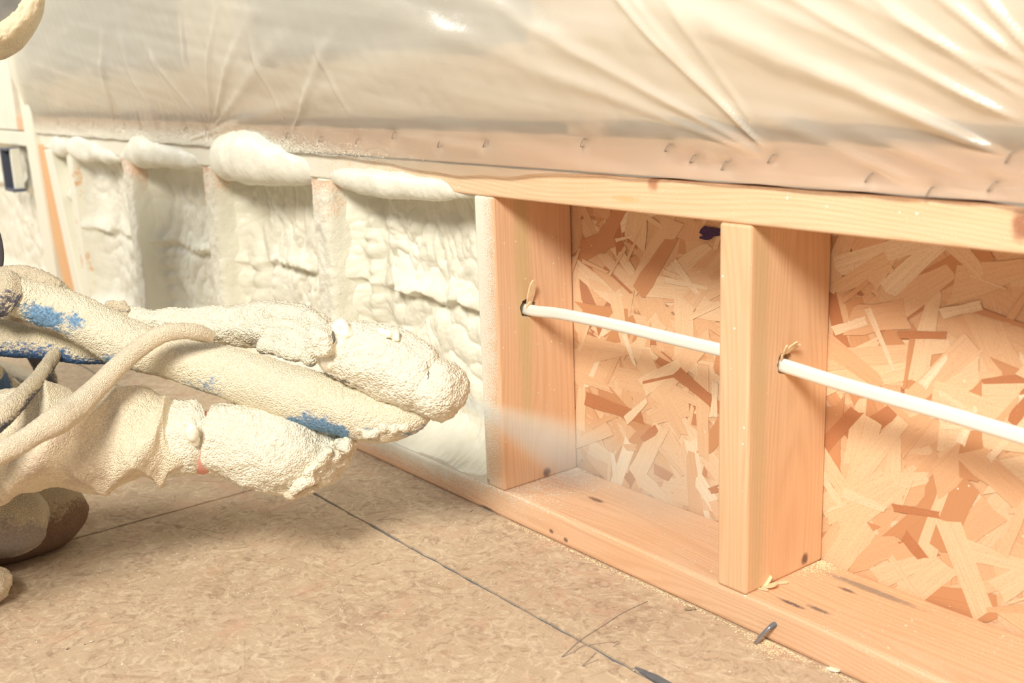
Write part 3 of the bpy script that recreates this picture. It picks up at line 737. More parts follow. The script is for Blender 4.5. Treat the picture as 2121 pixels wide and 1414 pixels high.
Yv = Yv - .028*up_ - .004*up_*perlin(P*np.array([2.2, 1, 1.6]), 51)
Yv += .0018*perlin(P*np.array([7, 1, 26]), 52)*ss(.445, .47, Z)
Yv += .0010*perlin(np.stack([X*9+Z*60, X*0, Z*14], 1), 53)
# creases pulled tight from single staples: (staple px, direction px, width, height, painted sheen)
CR = [((1602, 329), (1316, 0), .020, .0050, .9), ((1600, 330), (1346, 0), .014, .0030, .7), ((1598, 331), (1170, 80), .030, .0040, .5), ((1597, 332), (1050, 110), .03, .0030, .25), ((1603, 329), (1440, 40), .03, .0022, .2),
      ((2098, 330), (1650, 130), .045, .0065, .9), ((2100, 326), (1560, 60), .03, .0030, .3), ((2145, 266), (1680, 0), .020, .0050, .8), ((2150, 258), (1590, 0), .02, .0025, .4), ((2165, 222), (1850, 0), .018, .0045, .8), ((2190, 190), (1800, 0), .02, .0030, .35),
      ((2190, 160), (1985, 0), .03, .0055, .9), ((2210, 150), (2070, 0), .03, .0055, .9), ((1930, 395), (1700, 300), .05, .002, .3), ((2060, 384), (1900, 330), .05, .002, .3),
      ((433, 273), (405, 170), .045, .0040, .25), ((433, 273), (440, 160), .04, .0040, .25), ((433, 273), (470, 170), .04, .0040, .25), ((433, 273), (370, 190), .04, .003, .2), ((433, 273), (500, 190), .04, .003, .2), ((388, 268), (350, 190), .05, .004, .2), ((330, 283), (290, 180), .08, .005, .25), ((235, 262), (225, 170), .10, .005, .2),
      ((600, 280), (560, 180), .05, .003, .12), ((600, 280), (640, 190), .05, .003, .12), ((745, 292), (700, 190), .05, .003, .1), ((390, 290), (620, 210), .03, .003, .2), ((820, 280), (915, 298), .03, .001, .3)]
SHEEN = np.zeros(len(X))
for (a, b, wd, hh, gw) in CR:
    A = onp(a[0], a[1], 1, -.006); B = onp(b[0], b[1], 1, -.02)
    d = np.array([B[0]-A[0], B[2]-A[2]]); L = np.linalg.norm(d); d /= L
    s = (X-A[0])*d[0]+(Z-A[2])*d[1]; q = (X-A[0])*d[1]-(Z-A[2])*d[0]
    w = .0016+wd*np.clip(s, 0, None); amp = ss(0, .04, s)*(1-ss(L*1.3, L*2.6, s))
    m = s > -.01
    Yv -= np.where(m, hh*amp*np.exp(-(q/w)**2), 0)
    SHEEN += np.where(m, gw*amp*np.exp(-(np.abs(q)/(w*.8))**1.3)*(.75+.4*perlin(np.stack([s*30, q*40, q*0], 1), 58)), 0)
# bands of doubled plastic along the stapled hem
SHEEN += .45*ss(.1, .4, X)*np.exp(-((Z-.455)/.007)**2)*(.7+.6*perlin(np.stack([X*14, X*0, Z*220], 1), 59))
# fine gathers near the left staples
gat = ss(-.45, -.75, X)*np.exp(-((Z-.50)/.05)**2)
Yv += .0022*gat*perlin(np.stack([X*75+6*(Z-.47)*perlin(P*5, 57), X*0, Z*6], 1), 54)
Yv += .0009*perlin(np.stack([X*40+Z*30, X*0, Z*18], 1), 56)*ss(.47, .52, Z)
for q in st:
    Yv += .0035*np.exp(-(((X-q[0])/.012)**2+((Z-q[2])/.010)**2))
Yv = np.minimum(Yv, -.0012)
dip = (Z < H1+.001) & (X < .2)
Yv = np.where(dip, np.minimum(Yv, -.004), Yv)
V = np.stack([X, Yv, Z], 1)
F = [(j*nx+i, j*nx+i+1, (j+1)*nx+i+1, (j+1)*nx+i) for j in range(nz-1) for i in range(nx-1)]
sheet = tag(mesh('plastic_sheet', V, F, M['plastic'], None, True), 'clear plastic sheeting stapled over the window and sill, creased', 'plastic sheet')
ga = sheet.data.attributes.new('gather_sheen', 'FLOAT', 'POINT'); ga.data.foreach_set('value', np.clip(SHEEN, 0, 1))
for i, q in enumerate(st):
    d = np.array([.62, 0, .78]) if i % 3 else np.array([.5, 0, .87])
    a, b = q-d*.0046, q+d*.0046
    pth = [(a[0], .004, a[2], .0006), (a[0], -.0052, a[2], .0006), (a[0]*.9+b[0]*.1, -.0062, a[2]*.9+b[2]*.1, .0006), (q[0], -.0064, q[2], .0006), (a[0]*.1+b[0]*.9, -.0062, a[2]*.1+b[2]*.9, .0006), (b[0], -.0052, b[2], .0006), (b[0], .004, b[2], .0006)]
    tube('staple', pth, M['staple'], sheet, n=18, m=6, up=(.3, .9, .3))

# ------------------------------------------------------------------ hoses
M['hose'] = caked_mat('dusty_hose_jacket', (0.86, 0.77, 0.58), (0.22, 0.40, 0.60), .70, .15, 1.0, 22.0, patches=[(80, 655, 1.23, .022), (110, 668, 1.232, .020), (165, 662, 1.23, .016), (230, 752, 1.24, .014), (620, 868, 1.235, .02), (660, 880, 1.23, .022), (700, 890, 1.23, .022)])
M['hose_blue'] = caked_mat('dusty_blue_jacket', (0.76, 0.67, 0.48), (0.08, 0.17, 0.36), .53, .25, 1.0, 14.0)
M['hose_tan'] = caked_mat('tan_rubber_hose', (0.86, 0.74, 0.55), (0.45, 0.38, 0.30), .86, .1, 1.5, 10.0)
M['hose_grey'] = caked_mat('grey_rubber_hose', (0.72, 0.62, 0.45), (0.14, 0.14, 0.17), .55, .35, 1.2, 20.0)
M['glove'] = caked_mat('foam_caked_glove', (0.87, 0.81, 0.65), (0.10, 0.14, 0.25), .80, .25, .8, 10.0)
M['gun'] = caked_mat('foam_caked_gun', (0.87, 0.82, 0.66), (0.28, 0.30, 0.33), .80, .10, .7, 12.0)
M['sleeve'] = caked_mat('dusty_coverall', (0.85, 0.74, 0.55), (0.66, 0.55, 0.44), .62, .15, 1.0, 10.0, (0.45, 0.36, 0.28))
M['trouser'] = caked_mat('dusty_trouser', (0.60, 0.52, 0.38), (0.36, 0.32, 0.28), .5, .25, 1.2, 14.0, (0.22, 0.19, 0.17))
M['boot'] = caked_mat('brown_boot', (0.56, 0.44, 0.29), (0.26, 0.17, 0.11), .36, .30, 1.6, 9.0, (0.15, 0.10, 0.08))
M['foam_white'] = foam_mat('fresh_foam_blob', (0.90, 0.87, 0.73), .6, 1.4, .2)

gun_hose = tag(tube('spray_hose', [(-1.7, -.62, .032, .02), (-1.35, -.45, .03, .02), (-1.05, -.40, .034, .02), (-.76, -.45, .15, .0205), (-.47, -.525, .29, .0205)]+pxpath([(-140, 590, 1.20, 40), (-40, 598, 1.22, 42), (25, 612, 1.235, 42), (90, 630, 1.25, 44), (160, 658, 1.255, 48), (250, 705, 1.26, 51), (350, 737, 1.265, 46), (450, 766, 1.26, 51), (550, 797, 1.25, 57), (650, 828, 1.24, 60), (740, 853, 1.235, 57), (800, 866, 1.23, 50), (850, 862, 1.225, 38), (885, 850, 1.22, 20)]), M['hose'], None, n=520, m=84, disp=crust(.0022, 30, .0009, 150, 61)), 'thick foam-caked spray hose with blue cloth jacket running to the gun', 'hose')
tag(tube('spray_hose', [(-1.7, -.55, .03, .021), (-1.3, -.37, .03, .021), (-1.02, -.33, .03, .021), (-.78, -.38, .08, .021), (-.50, -.48, .20, .0215)]+pxpath([(-160, 690, 1.26, 40), (-60, 694, 1.27, 39), (0, 699, 1.28, 38), (70, 711, 1.285, 33), (130, 724, 1.29, 26), (185, 738, 1.295, 17), (222, 747, 1.30, 8)]), M['hose_blue'], None, n=340, m=56, disp=crust(.0012, 40, .0007, 170, 62)), 'blue cloth jacket hose under the thick spray hose', 'hose')
tag(tube('spray_hose', [(-1.6, -.40, .018, .014), (-1.25, -.29, .018, .014), (-.98, -.27, .03, .014), (-.74, -.33, .12, .0145), (-.48, -.43, .25, .0148)]+pxpath([(-130, 625, 1.32, 26), (-60, 590, 1.31, 27), (0, 577, 1.30, 27), (50, 576, 1.295, 26), (95, 588, 1.295, 24), (128, 612, 1.30, 22), (150, 650, 1.31, 20)]), M['hose_grey'], None, n=300, m=48, disp=crust(.002, 45, .0012, 150, 63)), 'short dusty hose loop arching above the thick spray hose', 'hose')
collar = tube('collar', pxpath([(-12, 604, 1.222, 30), (-4, 606, 1.224, 49), (6, 609, 1.228, 50), (14, 612, 1.232, 49), (20, 614, 1.234, 42)]), M['hose_grey'], gun_hose, n=30, m=56, disp=crust(.002, 60, .001, 160, 64)); tag(collar, 'dark cracked collar')
tag(tube('air_hose', pxpath([(438, 697, 1.235, 13), (410, 688, 1.222, 17), (370, 685, 1.21, 18), (322, 698, 1.20, 19), (262, 742, 1.19, 20), (205, 798, 1.165, 23), (160, 842, 1.14, 27), (120, 870, 1.115, 30), (84, 890, 1.10, 25), (40, 918, 1.085, 23), (-20, 948, 1.07, 24), (-120, 1000, 1.05, 24)])+[(-.10, -.74, .06, .0105), (-.22, -.90, .014, .0105), (-.55, -1.15, .013, .0105), (-1.0, -1.5, .013, .0105)], M['hose_tan'], None, n=420, m=48, disp=crust(.0010, 30, .0004, 160, 65)), 'thin tan air hose looping from the gun over the sleeve', 'hose')
tag(tube('air_hose', pxpath([(118, 725, 1.285, 13), (104, 748, 1.26, 15), (84, 776, 1.21, 16), (52, 815, 1.155, 19), (18, 850, 1.12, 22), (-30, 890, 1.10, 24), (-110, 950, 1.08, 24)])+[(-.14, -.76, .07, .0105), (-.28, -.90, .014, .0105), (-.62, -1.10, .013, .0105), (-1.05, -1.42, .013, .0105)], M['hose_grey'], None, n=320, m=40, disp=crust(.0010, 40, .0005, 160, 66)), 'grey rubber air hose dropping from the blue hose at left', 'hose')

# ------------------------------------------------------------------ spray gun
gun = tag(empty('spray_gun', tuple(at(770, 770, 1.225))), 'foam-caked spray gun aimed down into the bare bay', 'spray gun')
def gp(o): o.parent = gun; o.matrix_parent_inverse = Matrix.Translation(gun.location).inverted(); return o
ga = [tube_arrays(pxpath([(668, 712, 1.235, 34), (690, 716, 1.23, 56), (740, 730, 1.225, 69), (800, 752, 1.22, 75), (850, 776, 1.215, 74), (882, 792, 1.212, 68), (896, 798, 1.211, 50)]), n=40, m=40),
      tube_arrays(pxpath([(690, 680, 1.232, 14), (706, 676, 1.228, 20), (700, 710, 1.22, 22), (676, 755, 1.215, 18)]), n=24, m=20)]
def gun_disp(P, N, t, a): return .0035*perlin(P*38, 71)+.0014*(np.abs(perlin(P*120, 72))*2-.6)+.0011*perlin(P*300, 73)
gp(blob('gun_body', ga, .0022, M['gun'], None, gun_disp))
gp(blob('nozzle_cap', [tube_arrays(pxpath([(860, 790, 1.213, 40), (880, 797, 1.211, 60), (905, 806, 1.208, 66), (930, 813, 1.205, 62), (949, 818, 1.202, 48), (960, 822, 1.20, 18)]), n=40, m=40)], .0022, M['gun'], None, gun_disp))
gp(blob('side_knob', [tube_arrays(pxpath([(684, 702, 1.215, 8), (678, 703, 1.212, 30), (662, 707, 1.188, 34), (655, 709, 1.180, 30), (653, 710, 1.178, 6)]), n=20, m=32)], .002, M['gun'], None, gun_disp))
gp(blob('white_foam_lump', [ellipsoid(at(800, 690, 1.196), (.011, .007, .006)), ellipsoid(at(818, 697, 1.196), (.008, .006, .007))], .0016, M['foam_white'], None, lambda P, N, t, a: .004*perlin(P*80, 5)+.0015*perlin(P*200, 4)))
gp(blob('white_foam_lump', [ellipsoid(at(710, 690, 1.203), (.013, .011, .018)), ellipsoid(at(700, 720, 1.203), (.012, .010, .014)), ellipsoid(at(686, 748, 1.207), (.011, .010, .010))], .0016, M['foam_white'], None, lambda P, N, t, a: .005*perlin(P*60, 6)+.002*perlin(P*160, 4)))
rr = random.Random(8)
crumbs = [ellipsoid(at(735+rr.random()*110, 868+rr.random()*34-(0 if True else 0), 1.205+rr.random()*.02), (rr.uniform(.003, .0065),)*3, nu=10, nv=7) for k in range(46)]
gp(blob('crumbly_foam', crumbs, .0016, M['glove'], None, lambda P, N, t, a: .0008*perlin(P*300, 7)))
def seam(rows, seed, n=26, jit=2.2):
    rg_ = random.Random(seed); P = spline(rows, n); out = []
    for i, q in enumerate(P):
        k = rg_.choice((.15, .5, .8, 1.0, 1.0)); out.append((q[0]+rg_.uniform(-jit, jit), q[1]+rg_.uniform(-jit, jit), q[2], max(.3, q[3]*k)))
    return gp(tube('crack', pxpath(out), M['crack'], None, n=110, m=8))
M['crack'] = plain('dusty_crack', (0.16, 0.14, 0.12), .9, .1, 220, .6)
seam([(664, 770, 1.222, 2), (700, 784, 1.211, 2.4), (740, 797, 1.204, 2.4), (780, 812, 1.202, 2.2), (812, 823, 1.202, 1.2)], 1)
seam([(872, 724, 1.196, .8), (884, 750, 1.184, 1.2), (887, 775, 1.180, 1.0), (880, 805, 1.180, 1.3), (868, 832, 1.186, 1.0)], 2)
seam([(688, 686, 1.192, 3), (690, 700, 1.186, 5), (686, 716, 1.186, 5), (678, 732, 1.192, 3)], 3, 12, 1.0)

# ------------------------------------------------------------------ worker
man = tag(empty('person', (-.55, -.75, 0)), 'kneeling worker in dusty coveralls, foam-caked gloves and full face mask, holding the spray gun', 'person')
def mp(o): o.parent = man; o.matrix_parent_inverse = Matrix.Translation(man.location).inverted(); return o
# sleeve with deep folds
def sleeve_disp(V, N, t, a):
    s = t*1.0
    ph = 9*s+1.15*a+.9*perlin(V*9, 81)
    fold = np.exp(-(np.sin(ph*1.3)/.62)**2)
    ph2 = 13*s-.8*a+1.4*perlin(V*11, 82)
    fold2 = (1-np.abs(np.sin(ph2)))**1.8
    e = ss(0.0, .15, t)
    e = e*(1-.75*ss(.86, .97, t))
    return .011*(fold-.4)*e+.0055*(fold2-.35)*e+.006*perlin(V*16, 83)+.0008*perlin(V*160, 84)+.0005*perlin(V*330, 86)
mp(tag(tube('coverall_sleeve', pxpath([(-230, 965, 1.16, 120), (-120, 940, 1.18, 122), (0, 915, 1.20, 118), (80, 912, 1.21, 110), (160, 912, 1.22, 104), (230, 908, 1.23, 98), (290, 905, 1.235, 94), (332, 906, 1.24, 86), (350, 906, 1.242, 74), (352, 906, 1.243, 60)]), M['sleeve'], None, n=300, m=150, disp=sleeve_disp), 'wrinkled dusty sleeve'))
def cuff_disp(V, N, t, a): return .0012*np.abs(np.sin(a*26+2*perlin(V*30, 85)))+.0016*perlin(V*70, 87)+.0012*perlin(V*190, 88)
mp(tag(tube('glove_cuff', pxpath([(338, 906, 1.242, 60), (352, 906, 1.243, 74), (385, 906, 1.245, 76), (408, 906, 1.247, 75), (414, 906, 1.248, 60)]), M['glove'], None, n=50, m=130, disp=cuff_disp), 'cracked foam-crusted cuff'))
mp(blob('white_foam_lump', [ellipsoid(at(392, 892, 1.203), (.013, .006, .012)), ellipsoid(at(404, 906, 1.204), (.007, .005, .008))], .0016, M['foam_white'], None, lambda P, N, t, a: .005*perlin(P*80, 9)+.0015*perlin(P*200, 4)))
# lower hand: palm, four curled fingers and thumb under a caked glove
def chain(rows, n=26, m=18): return tube_arrays(pxpath(rows), n=n, m=m)
hand = [tube_arrays(pxpath([(436, 908, 1.25, 74), (446, 909, 1.25, 77), (490, 915, 1.25, 80), (540, 926, 1.252, 90), (590, 936, 1.255, 90), (640, 938, 1.262, 76), (668, 934, 1.268, 50)]), n=50, m=48),
        chain([(610, 880, 1.262, 30), (670, 893, 1.262, 32), (708, 904, 1.275, 28), (712, 890, 1.31, 24), (680, 868, 1.33, 20)]),
        chain([(600, 920, 1.25, 32), (665, 935, 1.25, 34), (702, 938, 1.268, 30), (708, 920, 1.31, 26), (676, 895, 1.33, 22)]),
        chain([(590, 958, 1.25, 32), (645, 972, 1.25, 34), (682, 968, 1.27, 30), (692, 945, 1.31, 25), (664, 920, 1.33, 22)]),
        chain([(560, 985, 1.252, 26), (600, 1002, 1.255, 28), (638, 996, 1.275, 26), (656, 975, 1.31, 22), (640, 950, 1.33, 20)]),
        chain([(500, 880, 1.27, 30), (560, 862, 1.29, 28), (620, 850, 1.31, 25), (670, 850, 1.325, 21)])]
def hand_disp(P, N, t, a):
    return .0042*perlin(P*42, 91)+.0015*(np.abs(perlin(P*130, 92))*2-.6)+.0011*perlin(P*300, 93)
glove1 = mp(tag(blob('work_glove', hand, .0023, M['glove'], None, hand_disp), 'foam-caked glove steadying the hose from below'))
rr = random.Random(18)
cr = []
for k in range(120):
    u = rr.random(); px = 728-120*u+rr.uniform(-18, 10); py = 905+112*u+rr.uniform(-14, 10)
    cr.append(ellipsoid(at(px, py, 1.222+rr.random()*.03), (rr.uniform(.0022, .0068),)*3, nu=10, nv=7))
o = blob('crumbly_foam', cr, .0016, M['glove'], None, lambda P, N, t, a: .0008*perlin(P*300, 7)); mp(o)
o = blob('foam_drip', [ellipsoid(at(606, 1018, 1.245), (.016, .012, .008)), ellipsoid(at(640, 1008, 1.245), (.012, .010, .008))], .002, M['sleeve'], None, lambda P, N, t, a: .002*perlin(P*90, 7)); mp(o)
# the other hand behind the hose, gripping the gun handle
hand2 = [tube_arrays(pxpath([(200, 668, 1.36, 18), (240, 660, 1.345, 22), (330, 668, 1.335, 30), (430, 674, 1.33, 38), (520, 672, 1.325, 47), (580, 676, 1.31, 48), (640, 696, 1.29, 40), (672, 708, 1.275, 26)]), n=60, m=48),
         chain([(560, 650, 1.30, 24), (620, 655, 1.285, 25), (664, 678, 1.262, 22), (660, 705, 1.245, 18)]),
         chain([(560, 690, 1.285, 24), (610, 705, 1.27, 24), (645, 720, 1.255, 20), (650, 735, 1.245, 16)]),
         chain([(545, 712, 1.285, 20), (590, 724, 1.272, 20), (630, 732, 1.26, 17), (650, 745, 1.25, 12)]),
         chain([(540, 640, 1.325, 20), (600, 645, 1.33, 22), (660, 670, 1.32, 20), (690, 700, 1.30, 16)]),
         chain([(560, 665, 1.34, 22), (640, 690, 1.34, 22), (690, 715, 1.31, 18), (700, 740, 1.29, 14)])]
mp(tag(blob('work_glove', hand2, .0025, M['glove'], None, hand_disp), 'foam-caked glove gripping the gun behind the hose'))
o = blob('crumbly_foam', [ellipsoid(at(222+rr.random()*40, 628+rr.random()*26, 1.33), (rr.uniform(.002, .005),)*3, nu=10, nv=7) for k in range(40)], .0016, M['hose_grey'], None, None); mp(o)
# body under the clothes: one continuous skinned figure, mostly outside the picture
mn = -AX[2]+.5*AX[0]; mn /= np.linalg.norm(mn); mc = at(-67, -84, 1.33); hd = mc-mn*.085
J = {'pelvis': (-.74, -.70, .27), 'waist': (-.66, -.67, .36), 'chest': (-.57, -.63, .44), 'neck': (-.51, -.545, .54), 'head': tuple(hd), 'crown': tuple(hd+np.array([-.01, 0, .07])),
     'shL': (-.44, -.76, .40), 'elL': tuple(at(-320, 985, 1.14)), 'wrL': tuple(at(300, 906, 1.24)), 'haL': tuple(at(560, 930, 1.255)),
     'shR': (-.63, -.52, .42), 'elR': (-.60, -.50, .30), 'wrR': tuple(at(300, 675, 1.337)), 'haR': tuple(at(560, 680, 1.318)),
     'hipL': (-.66, -.78, .25), 'knL': tuple(at(-30, 1090, 1.36)), 'anL': (-.62, -.62, .06), 'hipR': (-.78, -.62, .25), 'knR': (-.38, -.70, .06), 'anR': (-.74, -.72, .06), 'toR': (-.82, -.74, .035), 'toL': (-.70, -.65, .035)}
E_ = [('pelvis', 'waist'), ('waist', 'chest'), ('chest', 'neck'), ('neck', 'head'), ('head', 'crown'), ('chest', 'shL'), ('shL', 'elL'), ('elL', 'wrL'), ('wrL', 'haL'), ('chest', 'shR'), ('shR', 'elR'), ('elR', 'wrR'), ('wrR', 'haR'),
      ('pelvis', 'hipL'), ('hipL', 'knL'), ('knL', 'anL'), ('anL', 'toL'), ('pelvis', 'hipR'), ('hipR', 'knR'), ('knR', 'anR'), ('anR', 'toR')]
RAD = {'pelvis': .13, 'waist': .12, 'chest': .14, 'neck': .05, 'head': .066, 'crown': .03, 'shL': .065, 'shR': .065, 'elL': .042, 'elR': .014, 'wrL': .026, 'wrR': .012, 'haL': .028, 'haR': .016, 'hipL': .085, 'hipR': .085, 'knL': .028, 'knR': .04, 'anL': .04, 'anR': .04, 'toL': .03, 'toR': .03}
def skinned(name, scale, add, mat, edges, disp=None, voxel=.012):
    arr = []
    for a, b in edges:
        n = 14; A, B = np.array(J[a]), np.array(J[b]); ra, rb = RAD[a]*scale+add, RAD[b]*scale+add
        arr.append(tube_arrays([tuple(A)+(ra,), tuple((2*A+B)/3)+((2*ra+rb)/3,), tuple((A+2*B)/3)+((ra+2*rb)/3,), tuple(B)+(rb,)], n=n, m=20))
        for Q, r in ((A, ra), (B, rb)): arr.append(ellipsoid(Q, (r, r, r), nu=18, nv=12))
    return blob(name, arr, voxel, mat, None, disp, 6)
mp(skinned('body', 1.0, 0.0, M['skin'], E_, None, .009))
wrist = mp(tag(tube('wrist_skin', pxpath([(395, 906, 1.248, 58), (425, 915, 1.2475, 67), (450, 915, 1.25, 60)]), M['skin'], None, n=20, m=40), 'pink strip of bare wrist'))
wr_e = [e for e in E_ if not (set(e) & {'wrL', 'wrR', 'haL', 'haR', 'crown', 'toR', 'toL', 'knL', 'anL', 'head'})]
mp(skinned('coverall', 1.0, .022, M['sleeve'], wr_e, lambda P, N, t, a: .006*perlin(P*14, 95)))
mp(tag(tube('coverall_sleeve', [tuple(J['shR'])+(.075,), tuple((np.array(J['shR'])+np.array(J['elR']))/2)+(.062,), tuple(J['elR'])+(.05,), tuple(at(60, 640, 1.44))+(.036,), tuple(at(170, 658, 1.375))+(.022,), tuple(at(235, 662, 1.346))+(.012,)], M['sleeve'], None, n=80, m=48, disp=lambda V, N, t, a: .004*perlin(V*22, 121)), 'dusty sleeve of the arm behind the hose'))
# hood, mask and lens
e1 = AX[0]+.5*AX[2]; e1 /= np.linalg.norm(e1); e2 = np.cross(mn, e1); e2 *= np.sign(e2@AX[1])
sc = 1.33/FPX; ax_, ay_ = 138*sc*1.118, 180*sc
M['visor'] = plain('scratched_visor', (0.10, 0.105, 0.11), .22, .5, 60, .4)
t = NT('visor_dusty'); p = t.pos()
vd = t.n('ShaderNodeTexVoronoi', feature='F1'); t.l(p, vd.inputs['Vector']); vd.inputs['Scale'].default_value = 210.0
dm = t.math('LESS_THAN', vd.outputs['Distance'], t.mr(t.sep(vd.outputs['Color'])[0], .55, 1.0, 0.0, .28))
vc = t.mix(t.mr(t.noise(p, 25.0, 3.0), .35, .7), (0.10, 0.10, 0.11), (0.26, 0.25, 0.23))
M['visor'] = t.done(t.prin(t.mix(dm, vc, (0.78, 0.70, 0.55)), .3, None, .5))
RIM = foam_mat('crumbly_rim_foam', (0.78, 0.66, 0.46), .7, 2.0)
n, m = 160, 36; V, F = [], []
for i in range(n):
    a = 2*math.pi*i/n; cdir = math.cos(a)*e1*ax_+math.sin(a)*e2*ay_
    rad = cdir/np.linalg.norm(cdir)
    for j in range(m):
        b_ = 2*math.pi*j/m
        V.append(mc+cdir-rad*.011+rad*.0115*math.cos(b_)+mn*(.012*math.sin(b_)-.004))
F = [(i*m+j, ((i+1) % n)*m+j, ((i+1) % n)*m+(j+1) % m, i*m+(j+1) % m) for i in range(n) for j in range(m)]
V = np.array(V); V = V+mn*(.003*perlin(V*60, 97)+.0035*perlin(V*240, 98))[:, None]+(V-mc)/np.linalg.norm(V-mc, axis=1)[:, None]*(.0016*perlin(V*150, 99))[:, None]
mask = mp(tag(mesh('face_mask', V, F, RIM, None, True), 'crumbly foam rim of the face mask'))
V, F = [mc+mn*.016], []
for i in range(1, 9):
    for j in range(48):
        a = 2*math.pi*j/48; q = i/8
        V.append(mc+(math.cos(a)*e1*(ax_-.014)+math.sin(a)*e2*(ay_-.014))*q+mn*(.016*(1-q*q)))
F = [(0, 1+j, 1+(j+1) % 48) for j in range(48)]+[(1+(i-1)*48+j, 1+i*48+j, 1+i*48+(j+1) % 48, 1+(i-1)*48+(j+1) % 48) for i in range(1, 8) for j in range(48)]
lens = mesh('lens', V, F, M['visor'], None, True); lens.parent = mask; lens.matrix_parent_inverse = Matrix.Translation(man.location).inverted()
lens.matrix_parent_inverse = Matrix.Identity(4); lens.matrix_parent_inverse = mask.matrix_parent_inverse.inverted()@Matrix.Translation(man.location).inverted()
RH = np.stack([e1, e2, mn], 1)
mp(blob('hood', [ellipsoid(mc-mn*.09, (.092, .104, .09), RH), ellipsoid(mc-mn*.13-e2*.015-e1*.02, (.085, .09, .085), RH), tube_arrays([tuple(np.array(J['chest'])+np.array([0, .02, .06]))+(.10,), tuple(np.array(J['neck']))+(.088,), tuple((np.array(J['neck'])+hd-mn*.05)/2)+(.075,), tuple(hd-mn*.04)+(.07,)], n=20, m=28)], .006, M['sleeve'], None, lambda P, N, t, a: .004*perlin(P*20, 96)))
mp(tag(tube('harness_strap', pxpath([(-70, 380, 1.36, 20), (-30, 460, 1.35, 21), (-13, 525, 1.34, 21), (-22, 600, 1.33, 20)]), plain('dark_webbing', (0.07, 0.065, 0.07), .8, .2, 200, .3), None, n=40, m=20, flat=.5), 'dark webbing strap'))
# knee and trouser leg on the floor
mp(tag(tube('knee_pad', pxpath([(-120, 1085, 1.34, 98), (-40, 1080, 1.36, 97), (40, 1074, 1.385, 90), (100, 1065, 1.40, 75), (145, 1056, 1.41, 56), (172, 1052, 1.415, 32), (184, 1050, 1.418, 6)]), M['boot'], None, n=90, m=60, disp=lambda V, N, t, a: .002*perlin(V*22, 101)+.0004*perlin(V*150, 102)), 'brown rounded knee pad'))
mp(tag(tube('trouser_leg', pxpath([(-200, 1085, 1.28, 100), (-90, 1080, 1.29, 92), (-20, 1076, 1.305, 84), (35, 1074, 1.32, 78), (66, 1072, 1.33, 66), (80, 1070, 1.335, 46), (84, 1070, 1.337, 10)]), M['trouser'], None, n=110, m=64, disp=lambda V, N, t, a: .004*perlin(V*20, 103)-.007*np.exp(-((a-4.2-.25*perlin(V*8, 105))/.10)**2)*ss(.35, .6, t)*(1-ss(.85, .97, t))+.0006*perlin(V*140, 104)), 'grey-tan trouser leg'))

# ------------------------------------------------------------------ spray mist
def mist(name, dens, label, shape):
    t = NT(name+'_vapour'); tc = t.n('ShaderNodeTexCoord').outputs['Object']
    x, y, z = t.sep(tc)
    if shape == 'cone':
        r = t.vmath('LENGTH', t.comb(x, y, 0.0), (0, 0, 0))
        q = t.math('DIVIDE', r, t.math('MULTIPLY_ADD', z, .19, .004))
        d = t.math('MULTIPLY', t.mr(q, .35, 1.0, 1.0, 0.0, True), t.math('DIVIDE', dens, t.math('MULTIPLY_ADD', z, 14.0, 1.0)))
        d = t.math('MULTIPLY', d, t.mr(z, .24, .34, 1.0, .15, True))
    else:
        r = t.vmath('LENGTH', tc, (0, 0, 0))
        d = t.math('MULTIPLY', t.mr(r, .25, 1.0, 1.0, 0.0, True), dens)
        d = t.math('MULTIPLY', d, t.mr(t.noise(t.vmath('ADD', tc, (3.1, 1.7, 2.2)), 2.2, 3.0), .3, .7, .4, 1.3))
    vs = t.n('ShaderNodeVolumeScatter'); vs.inputs['Anisotropy'].default_value = -.4; vs.inputs['Color'].default_value = (1.0, .80, .56, 1); t.l(d, vs.inputs['Density'])
    return t.done(vs.outputs[0], 'Volume')
noz = at(952, 824, 1.2025); hit = np.array([.085, .125, .052])
d = Vector(hit-noz); Lc = d.length
V, F = [], []; m = 32
for i in range(9):
    z = Lc*.99*i/8
    for j in range(m): a = 2*math.pi*j/m; r = .004+z*.19; V.append((r*math.cos(a), r*math.sin(a), z))
F = [(i*m+j, i*m+(j+1) % m, (i+1)*m+(j+1) % m, (i+1)*m+j) for i in range(8) for j in range(m)]+[tuple(range(m))[::-1], tuple(range(8*m, 9*m))]
o = mesh('spray_mist', V, F, mist('jet', 30.0, '', 'cone'))
o.location = noz; o.rotation_euler = d.to_track_quat('Z', 'Y').to_euler()
tag(o, 'fan of fine foam mist leaving the gun nozzle', 'mist', None, 'stuff')
V, F = ellipsoid((0, 0, 0), (1, 1, 1))
o = mesh('mist_cloud', V, F, mist('cloud', 4.0, '', 'puff')); o.location = (.215, .075, .085); o.scale = (.17, .060, .075)
tag(o, 'pale mist cloud settling at the foot of the bare bay', 'mist', None, 'stuff')

